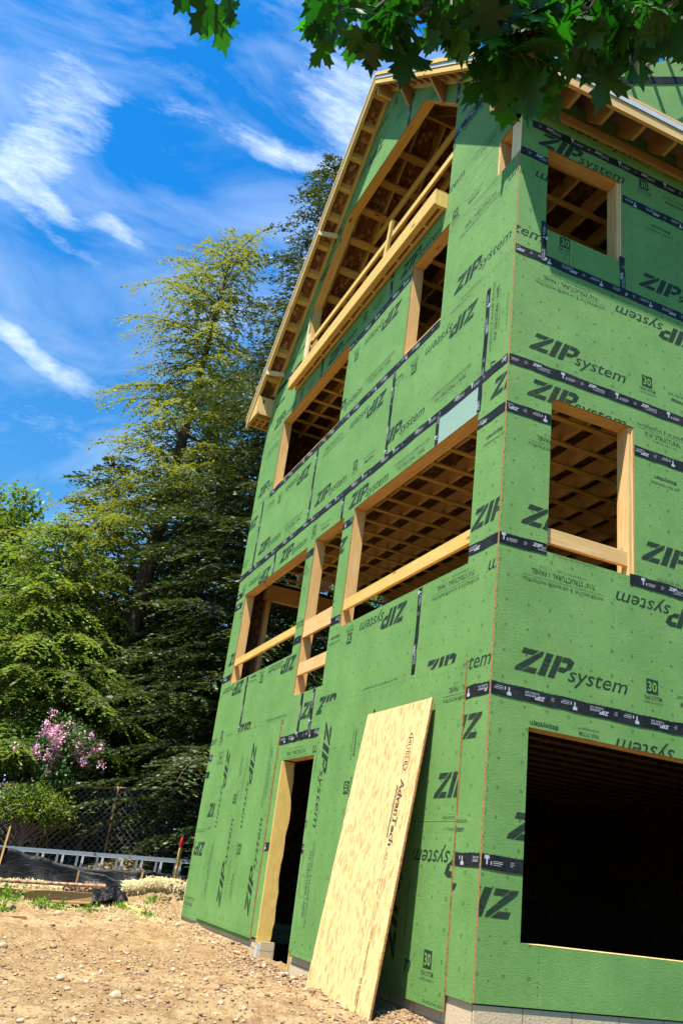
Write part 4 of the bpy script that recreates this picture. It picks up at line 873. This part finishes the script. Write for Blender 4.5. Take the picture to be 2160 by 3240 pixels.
# ============================================================ foliage
def leaf_quads(c, t, n, L, W, fold=.25):
    """diamond leaves: base c, direction t, normal n, length L, width W"""
    t = t/np.linalg.norm(t, axis=1)[:, None]; s = np.cross(n, t); s /= np.linalg.norm(s, axis=1)[:, None]+1e-9; nn = np.cross(t, s)
    L = L[:, None]; W = W[:, None]
    return np.stack([c, c+t*L*.45-s*W*.5-nn*W*fold, c+t*L, c+t*L*.45+s*W*.5-nn*W*fold], 1)
def plant(name, base, label, cat, group=None): return empty(name, base, label, cat, group)
def add_leaves(name, parent, Vs, tint, mat, kind=None):
    V = Vs.reshape(-1, 3)*F; loc = np.array(parent.location) if parent is not None else 0
    return raw_mesh(name, V-loc, np.arange(len(V)).reshape(-1, 4), [mat], parent, kind=kind, tint=tint)
def hemlock(base, H, prof, nb, seed, label, name='hemlock_tree', mat='hemlock_needles', ll=.30, step=.16, zmin=4, lean=(0, 0), group=None, tr=.9, jit=.25, azr=None, node=.62, lob=.14, gap=.0, droop=0.0):
    rr = np.random.RandomState(seed); o = plant(name, base, label, 'tree', group); b = np.array(base, float)
    tk = MB(); zs = np.linspace(0, H-base[2], 14); wob = rr.normal(0, .12, (14, 2)).cumsum(0)*.25; wob[0] = 0
    P = [(b[0]+wob[i, 0]+lean[0]*zs[i], b[1]+wob[i, 1]+lean[1]*zs[i], b[2]+zs[i]) for i in range(14)]; tk.tube(P, [max(.04, tr*(1-i/13.3)) for i in range(14)], 10); tko = tk.build('trunk', 'bark', o, smooth=True)
    PA = np.array(P); C = []; TT = []; N = []; TI = []; LL = []; br = MB()
    for k in range(nb):
        z = zmin+(H-zmin-.3)*(1-(1-(k+.5)/nb)**1.0); z += rr.uniform(-.4, .4); az0 = k*2.399; rad = prof(z)*rr.uniform(1-jit*1.6, 1+jit*.5)*(1+lob*math.sin(z*.55+2*az0+seed)+lob*.7*math.sin(z*.23-az0*1.0))
        if rad <= .3: rad = .5
        az = k*2.399+rr.uniform(-.4, .4)
        if azr is not None and not azr(az, z): continue
        c0 = np.array([np.interp(z, PA[:, 2], PA[:, 0]), np.interp(z, PA[:, 2], PA[:, 1]), z]); up = .42 if z > H*.8 else .2
        n = max(4, int(rad/node)); s = np.linspace(.0, 1, n+1)[1:]; bend = rr.uniform(-.25, .25)
        dx = np.cos(az+bend*s); dy = np.sin(az+bend*s); bp = c0+np.stack([dx*rad*s, dy*rad*s, rad*(up*s-rr.uniform(.28, .5)*s**2.2)], -1)
        br.tube([c0]+[tuple(q) for q in bp[::2]], [max(.012, .085*(1-i/(len(bp[::2])+.5))*min(1, rad/6)) for i in range(len(bp[::2])+1)], 4, cap=False)
        for i, q in enumerate(bp):
            if s[i] < .18 and rr.rand() < .7: continue
            for sg in (-1, 1):
                if rr.rand() < gap: continue
                tl = (rad*.34*(1.12-s[i])+.55)*rr.uniform(.6, 1.2); tl = min(tl, 3.0)
                a2 = az+bend*s[i]+sg*rr.uniform(.55, 1.15); m_ = max(3, int(tl/step)); u = np.linspace(.05, 1, m_)
                dr = rr.uniform(.15, .55)+droop; tp = q+np.stack([np.cos(a2)*tl*u, np.sin(a2)*tl*u, -tl*dr*u**1.8], -1)
                td = np.stack([np.full(m_, np.cos(a2)), np.full(m_, np.sin(a2)), -dr*1.8*u**.8], -1)
                for sg2 in (-1, 1):
                    a3 = a2+sg2*.85; ld = td*.55+np.array([np.cos(a3), np.sin(a3), -.12])+rr.normal(0, .22, (m_, 3)); nn = np.array([0, 0, 1.])+rr.normal(0, .55, (m_, 3))
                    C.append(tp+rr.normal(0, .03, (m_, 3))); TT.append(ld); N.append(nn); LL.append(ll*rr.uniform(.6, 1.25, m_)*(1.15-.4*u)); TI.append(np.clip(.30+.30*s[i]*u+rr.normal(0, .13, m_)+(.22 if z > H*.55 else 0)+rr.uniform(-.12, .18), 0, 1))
    br.build('branches', 'twig_bark', o)
    C = np.concatenate(C); TT = np.concatenate(TT); N = np.concatenate(N); LL = np.concatenate(LL); TI = np.concatenate(TI)
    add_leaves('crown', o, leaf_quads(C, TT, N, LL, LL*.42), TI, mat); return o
def blobtree(base, top, crown, n_cl, per, seed, label, mat, name='broadleaf_tree', cat='tree', leaf=.42, cl=1.3, trunk=.35, group=None, tint0=.4, twigs=True, part='crown', limbs=None, ratio=.55):
    """crown = (cx, cy, cz, rx, ry, rz)"""
    rr = np.random.RandomState(seed); o = plant(name, base, label, cat, group); cx, cy, cz, rx, ry, rz = crown
    d = rr.normal(0, 1, (n_cl, 3)); d /= np.linalg.norm(d, axis=1)[:, None]; rad = rr.uniform(.25, 1, n_cl)**.5; lump = 1+.22*np.sin(d[:, 0]*5+seed)*np.sin(d[:, 1]*4+1)+.15*np.sin(d[:, 2]*7)
    c = np.array([cx, cy, cz])+d*rad[:, None]*lump[:, None]*np.array([rx, ry, rz])
    if trunk:
        m = MB(); mid = (base[0]*.5+cx*.5+rr.uniform(-.3, .3), base[1]*.5+cy*.5, base[2]*.5+cz*.5); m.tube([base, mid, (cx, cy, cz+rz*.3)], [trunk, trunk*.75, trunk*.25], 8); m.build('trunk', 'bark', o, smooth=True)
    if twigs:
        m = MB()
        for q in c[::max(1, n_cl//90)]:
            f = rr.uniform(.2, .8); p0 = np.array(base)*(1-f)+np.array([cx, cy, cz])*f if not trunk else np.array([cx, cy, cz-rz*.5+f*rz]); mid = (p0+q)/2+rr.normal(0, .06, 3)*np.linalg.norm(q-p0); m.tube([tuple(p0), tuple(mid), tuple(q)], [.07*max(rx, 1)**.5*.6, .03, .012], 4, cap=False)
        m.build('branches', 'twig_bark', o)
    N = n_cl*per; cc = np.repeat(c, per, 0)+rr.normal(0, cl*.5, (N, 3))*np.array([1, 1, .6]); t = rr.normal(0, 1, (N, 3)); t[:, 2] -= .4; nn = rr.normal(0, .6, (N, 3))+np.array([0, 0, 1.]); L = leaf*rr.uniform(.6, 1.3, N)
    tint = np.clip(tint0+rr.normal(0, .14, N)+np.repeat(rr.normal(0, .13, n_cl), per), 0, 1)
    add_leaves(part, o, leaf_quads(cc, t, nn, L, L*ratio), tint, mat); return o

def prof1(z): return float(np.interp(z, [4, 10, 20, 30, 39, 46, 52, 57, 60], [9.5, 11.5, 11, 9.2, 7.8, 7.0, 6.2, 5.0, 2.2]))
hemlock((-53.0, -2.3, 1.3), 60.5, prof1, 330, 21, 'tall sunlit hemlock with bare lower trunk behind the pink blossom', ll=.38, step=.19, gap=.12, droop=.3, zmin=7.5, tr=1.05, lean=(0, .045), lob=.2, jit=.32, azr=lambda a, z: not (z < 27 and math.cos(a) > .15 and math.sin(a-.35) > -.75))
def prof2(z): return float(np.interp(z, [3, 20, 35, 48, 56, 63], [11, 11, 9, 5.5, 3.2, .6]))
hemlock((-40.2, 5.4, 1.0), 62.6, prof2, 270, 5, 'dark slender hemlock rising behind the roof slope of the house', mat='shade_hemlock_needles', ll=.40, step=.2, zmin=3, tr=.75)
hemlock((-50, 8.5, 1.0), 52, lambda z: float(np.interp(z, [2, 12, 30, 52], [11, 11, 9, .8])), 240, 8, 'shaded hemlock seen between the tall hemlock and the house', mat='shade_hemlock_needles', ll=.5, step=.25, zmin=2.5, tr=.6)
hemlock((-50.5, -8.6, 1.0), 26, lambda z: float(np.interp(z, [2, 8, 16, 22, 26], [6.5, 8.5, 7.5, 4.5, .8])), 160, 18, 'fresh green young hemlock at the left above the pink blossom', mat='fresh_leaves', droop=.3, ll=.42, step=.2, zmin=7.5, tr=.35, lob=.2)
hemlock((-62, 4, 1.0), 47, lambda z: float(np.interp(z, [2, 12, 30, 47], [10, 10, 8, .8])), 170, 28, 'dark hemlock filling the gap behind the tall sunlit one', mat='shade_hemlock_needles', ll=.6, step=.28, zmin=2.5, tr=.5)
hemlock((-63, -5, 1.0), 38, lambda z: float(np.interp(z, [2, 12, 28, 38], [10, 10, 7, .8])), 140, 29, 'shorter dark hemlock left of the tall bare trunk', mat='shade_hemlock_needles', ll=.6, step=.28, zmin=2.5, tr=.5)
blobtree((-72, -14, 1), 36, (-72, -14.5, 22.5, 10, 8.5, 9.8), 520, 75, 31, 'rounded deciduous tree with olive green crown at the left edge', 'broad_leaves', leaf=.6, cl=1.7, trunk=.6, tint0=.5)
blobtree((-60, -16, 1), 18, (-60, -15.5, 12.5, 6, 5, 4.5), 150, 90, 33, 'bright green maple low at the left edge under the olive tree', 'bright_leaves', leaf=.6, cl=1.5, trunk=.4, tint0=.5)
for i, (x, y, h, r, lb) in enumerate([(-88, -9, 26, 9, 'mid green tree far behind the tall hemlock'), (-84, 6, 30, 10, 'leafy tree glimpsed between the two tall hemlocks'), (-66, 22, 32, 11, 'leafy tree seen through the back window hole'), (-60, 38, 34, 12, 'broad tree standing far behind the house'), (-95, -26, 22, 9, 'far tree at the left behind the olive tree')]):
    blobtree((x, y, 1), h, (x, y, h*.55, r, r, h*.45), 330, 60, 50+i, lb, 'broad_leaves', leaf=.9, cl=2.2, trunk=.5, tint0=.45)
# undergrowth
blobtree((-44.2, -5.2, .9), 10, (-44.2, -5.2, 7.6, 1.9, 2.3, 2.2), 90, 45, 61, 'pink blossoming lilac bush behind the chain link fence', 'shrub_leaves', name='lilac_bush', cat='bush', leaf=.3, cl=.8, trunk=.12, tint0=.4)
lil = bpy.data.objects['lilac_bush']; rr = np.random.RandomState(3); n = 64; c = np.array([-43.0, -5.2, 7.9])+rr.normal(0, 1, (n, 3))*np.array([.5, 1.15, .72]); N = n*46
q = np.repeat(c, 46, 0)+rr.normal(0, 1, (N, 3))*np.array([.13, .13, .17]); t = rr.normal(0, 1, (N, 3)); L = rr.uniform(.09, .19, N); add_leaves('blossoms', lil, leaf_quads(q, t, rr.normal(0, 1, (N, 3)), L, L*.8), rr.uniform(0, 1, N), 'pink_blossom')
blobtree((-47, -8.6, 1), 9, (-47, -8.6, 6.2, 1.4, 1.4, 3.0), 130, 60, 63, 'dark green upright arborvitae left of the pink blossom', 'broad_leaves', name='arborvitae', cat='bush', leaf=.28, cl=.5, trunk=.15, tint0=.45, twigs=False, ratio=.3)
blobtree((-46.5, -11, 1), 6, (-46.5, -11, 4.5, 1.0, 1.0, 2.2), 40, 45, 64, 'yellow flowering bush at the far left edge', 'shrub_leaves', name='forsythia_bush', cat='bush', leaf=.25, cl=.6, trunk=.1)
q = np.array([-45.6, -10.6, 5.4])+rr.normal(0, 1, (420, 3))*np.array([.4, .35, .7]); L = np.full(420, .16); add_leaves('blossoms', bpy.data.objects['forsythia_bush'], leaf_quads(q, rr.normal(0, 1, (420, 3)), rr.normal(0, 1, (420, 3)), L, L), rr.uniform(0, 1, 420), 'yellow_blossom')
blobtree((-42.6, -6.8, .8), 4, (-42.6, -6.6, 3.9, .8, 3.0, 1.0), 110, 60, 65, 'pale green viny shrub climbing through the fence at the left', 'fresh_leaves', name='fence_shrub', cat='bush', leaf=.2, cl=.75, trunk=0, tint0=.5)
sh = bpy.data.objects['fence_shrub']; m = MB()
for i in range(34):
    y = rr.uniform(-10.5, -3); p = Vector((-43+rr.uniform(-.4, .4), y, .7)); pts = [p]; d = Vector((0, rr.uniform(-.6, .6), 1))
    for k in range(5): p = p+d*.8; d = (d+Vector((rr.normal(0, .2), rr.normal(0, .4), -.08))).normalized(); pts.append(p)
    m.tube(pts, [.035, .03, .025, .02, .015, .008], 4, cap=False)
m.build('stems', 'twig_bark', sh)
q = np.array([-42.8, -8.6, 3.6])+rr.normal(0, 1, (260, 3))*np.array([.5, 1.1, .7]); L = np.full(260, .13); add_leaves('blossoms', sh, leaf_quads(q, rr.normal(0, 1, (260, 3)), rr.normal(0, 1, (260, 3)), L, L), rr.uniform(0, 1, 260), 'purple_blossom')
# ivy mass along the fence and the wood behind
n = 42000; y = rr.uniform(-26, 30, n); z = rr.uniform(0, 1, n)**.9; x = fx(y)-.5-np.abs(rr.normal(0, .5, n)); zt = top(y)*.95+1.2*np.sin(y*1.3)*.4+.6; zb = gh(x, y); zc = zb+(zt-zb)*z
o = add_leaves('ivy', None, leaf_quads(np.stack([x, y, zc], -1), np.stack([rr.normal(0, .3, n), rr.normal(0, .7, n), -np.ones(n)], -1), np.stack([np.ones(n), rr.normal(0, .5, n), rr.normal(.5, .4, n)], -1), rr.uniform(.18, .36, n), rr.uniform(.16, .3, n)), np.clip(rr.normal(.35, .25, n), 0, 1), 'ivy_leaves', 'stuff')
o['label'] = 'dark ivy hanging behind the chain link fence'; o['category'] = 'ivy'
n = 85000; a = rr.uniform(-1, 1, n); y = a*70+8; x = -104+rr.normal(0, 5, n)+.004*(y-5)**2; z = rr.uniform(0, 1, n)**.8*(17+16*ss(-6, 12, y)*(1-ss(30, 40, y))+5*np.sin(y*.31)+3*np.sin(y*.83+1)+2*np.sin(y*2.1))+1
o = add_leaves('woods', None, leaf_quads(np.stack([x, y, z], -1), rr.normal(0, 1, (n, 3)), rr.normal(0, .6, (n, 3))+np.array([.4, 0, 1]), rr.uniform(.9, 1.7, n), rr.uniform(.6, 1.1, n)), np.clip(rr.normal(.35, .22, n), 0, 1), 'broad_leaves', 'stuff')
o['label'] = 'far woods closing the view behind the fence'; o['category'] = 'woods'
# weeds
def weed(x, y, r, seed, label, mat='bright_leaves'):
    rr = np.random.RandomState(seed); z0 = zz(x, y); o = plant('weed', (x, y, z0), label, 'weed', 'weeds at the edge of the dirt'); n = int(90*r/.4); c = np.array([x, y, z0+.05])+rr.normal(0, 1, (n, 3))*np.array([r*.45, r*.5, r*.32]); c[:, 2] = np.maximum(c[:, 2], z0+.02)
    t = c-np.array([x, y, z0-.1]); L = rr.uniform(.10, .24, n); add_leaves('leaves', o, leaf_quads(c, t+rr.normal(0, .15, (n, 3)), rr.normal(0, .5, (n, 3))+np.array([0, 0, 1]), L, L*.55), np.clip(rr.normal(.55, .2, n), 0, 1), mat)
    m = MB()
    for i in range(5): q = c[i*3]; m.tube([(x, y, z0-.05), tuple(q)], [.02, .008], 4)
    m.build('stems', 'twig_bark', o)
for i, (x, y, r, lb) in enumerate([(-28.2, -7.9, .85, 'wide bushy green weed at the left before the rusty pipe'), (-27.4, -6.3, .42, 'small upright weed left of the thick timber end'), (-27.5, -5.4, .4, 'sparse weed before the thick weathered timber'), (-27.0, -4.1, .5, 'bright leafy weed before the right end of the timber'), (-27.4, -2.6, .3, 'low weed hugging the end of the timbers'),
                                (-28.5, -.9, .45, 'flat weed patch under the straw roll'), (-26.6, -1.6, .32, 'tiny weed beside the yellow offcut'), (-25.9, -8.2, .5, 'pale low weed at the left edge among stones'), (-28.6, 1.0, .5, 'weed tuft in the shade behind the house corner')]): weed(x, y, r, i+40, lb)
n = 5200; x = np.concatenate([R.uniform(-30, -25.5, n//2), R.normal(-26.6, .9, n-n//2)]); y = np.concatenate([R.uniform(-12, 1, n//2), R.normal(-1.0, .9, n-n//2)]); z = rough_h(x, y); t = R.normal(0, .6, (n, 3))+np.array([0, 0, .5])
o = add_leaves('dry_grass', None, leaf_quads(np.stack([x, y, z], -1), t, R.normal(0, 1, (n, 3)), R.uniform(.08, .28, n), np.full(n, .018)), np.zeros(n), 'straw_bit', 'stuff'); o['label'] = 'dry straw and grass bits strewn before the house corner'; o['category'] = 'dry grass'

# ============================================================ foreground maple
HALF = [(0, 0), (.09, -.05), (.24, -.12), (.22, -.02), (.38, .0), (.31, .10), (.27, .19), (.42, .25), (.60, .27), (.52, .37), (.62, .50), (.45, .47), (.40, .54), (.28, .48), (.19, .45), (.21, .60), (.34, .72), (.20, .72), (.19, .84), (.09, .82), (0, 1.06)]
OUT = np.array(HALF+[(-a, b) for a, b in HALF[-2:0:-1]])
def maple():
    rr = np.random.RandomState(9); mt = plant('maple_tree', (16, 2, 0), 'maple boughs with dark lobed leaves hanging over the roof peak', 'tree')
    cp = np.array(CAM); fwd = np.array(f_); rt = np.array(r_); up = np.array(u_)
    def at(px, py, D): d = fwd+rt*(px-1080)/2727.9-up*(py-1620)/2727.9; return cp+d/np.linalg.norm(d)*D
    low = lambda px: np.interp(px, [600, 630, 700, 770, 800, 850, 1000, 1040, 1060, 1150, 1230, 1330, 1390, 1470, 1530, 1590, 1630, 1700, 1745, 1830, 1900, 1960, 2030, 2100, 2200, 2600], [-90, 20, 60, 50, 10, -10, -10, 50, 110, 190, 150, 190, 200, 150, 170, 190, 340, 350, 200, 220, 200, 270, 270, 160, 180, 200])
    nodes = []
    tries = 0
    while len(nodes) < 112 and tries < 4000:
        tries += 1; px = rr.uniform(630, 2330); py = rr.uniform(-170, 360)
        lim = low(px)-np.interp(px, [1350, 1550], [125, 175])
        if py > lim: continue
        if px < 1080 and py < -60 and rr.rand() < .5: continue
        nodes.append((px, py, rr.uniform(8.2, 10.6)))
    # the edge sprays
    for px in (650, 745, 1075, 1120, 1180, 1235, 1300, 1345, 1405, 1490, 1560, 1610, 1640, 1665, 1690, 1650, 1620, 1780, 1860, 1940, 1990, 2010, 1975, 2120): nodes.append((px, low(px)-rr.uniform(150, 185)+np.interp(px, [1350, 1550], [50, 0]), rr.uniform(8.2, 9)))
    for k in range(10): nodes.append((rr.uniform(1590, 1720), rr.uniform(60, 225), rr.uniform(8.2, 8.8)))
    Pn = [at(*n) for n in nodes]; order = sorted(range(len(nodes)), key=lambda i: -(nodes[i][0]*.25-nodes[i][1]))
    root = at(2500, -900, 11); done = [root]; tw = MB(); V = []; Fc = []; TI = []; cen = np.array([0, .28])
    for i in order:
        p = Pn[i]; dd = [np.linalg.norm(np.array(q)-p)+.15*max(0, p[2]-q[2]) for q in done]; q = np.array(done[int(np.argmin(dd))]); done.append(p)
        mid = (p+q)/2+rr.normal(0, .05, 3)+np.array([0, 0, .04]); tw.tube([tuple(q), tuple(mid), tuple(p)], [.018, .014, .009], 5, cap=False)
        for k in range(rr.randint(2, 5)):
            L = rr.uniform(.20, .42); az = rr.uniform(0, 6.28); pet = np.array([math.cos(az), math.sin(az), rr.uniform(-.9, .1)])*rr.uniform(.10, .24); b = p+pet
            tw.tube([tuple(p), tuple(p+pet*.5+np.array([0, 0, .015])), tuple(b)], .004, 3, cap=False)
            t = np.array([math.cos(az), math.sin(az), 0])*rr.uniform(.3, 1.0)+np.array([0, 0, -rr.uniform(.35, 1.1)]); t /= np.linalg.norm(t)
            hz = np.array([math.cos(az+1.57), math.sin(az+1.57), 0])*1.0+rr.normal(0, .35, 3); nn = np.cross(hz, t); nn /= np.linalg.norm(nn); 
            if nn[2] < 0: nn = -nn
            nn = nn+rr.normal(0, .2, 3); s = np.cross(t, nn); s /= np.linalg.norm(s); nn = np.cross(s, t)
            curl = rr.uniform(.05, .4); pts = [cen]+list(OUT); base = len(V)
            wx = rr.uniform(.85, 1.1); tw_ = rr.uniform(-.25, .25)
            for (a, c_) in pts: rad2 = a*a+(c_-.28)**2; V.append(b+(s*a*wx+t*c_-nn*(curl*rad2+abs(a)*.12-tw_*a*c_))*L)
            m_ = len(OUT); Fc += [(base, base+1+j, base+1+(j+1) % m_) for j in range(m_)]; TI += [float(np.clip(rr.normal(.45, .28), 0, 1))]*m_
    tw.build('twigs', 'twig_bark', mt)
    lo = np.array(mt.location); raw_mesh('leaves', np.array(V)*F-lo, np.array(Fc), ['maple_leaf'], mt, tint=TI)
    m = MB(); rt_ = Vector(root); m.tube([(17, 4, -1), (17.0, 3.6, 9), tuple(rt_+Vector((2.0, 1.0, 0))), tuple(rt_)], [.9, .7, .3, .06], 10); m.build('trunk', 'bark', mt, smooth=True)
maple()
# small builders' offcuts on the dirt
for (x, y, a, L, w, lb) in [(-17.4, -3.4, .5, 1.1, .25, 'short square lumber offcut lying alone in the middle of the dirt'), (-21.8, -8.2, 1.9, .9, .18, 'small pale offcut among stones near the left edge'), (-8.6, -2.0, 2.6, .6, .12, 'tiny wood splinter near the foot of the leaning sheet')]:
    z = float(yard_h(np.array(x), np.array(y)))+.05; m = MB(); m.beam((x, y, z), (x+math.cos(a)*L, y+math.sin(a)*L, z+.02), w, .09); single('wood_scrap', m, 'aged_or_shaded_lumber', lb, 'offcut', bevel=.01)
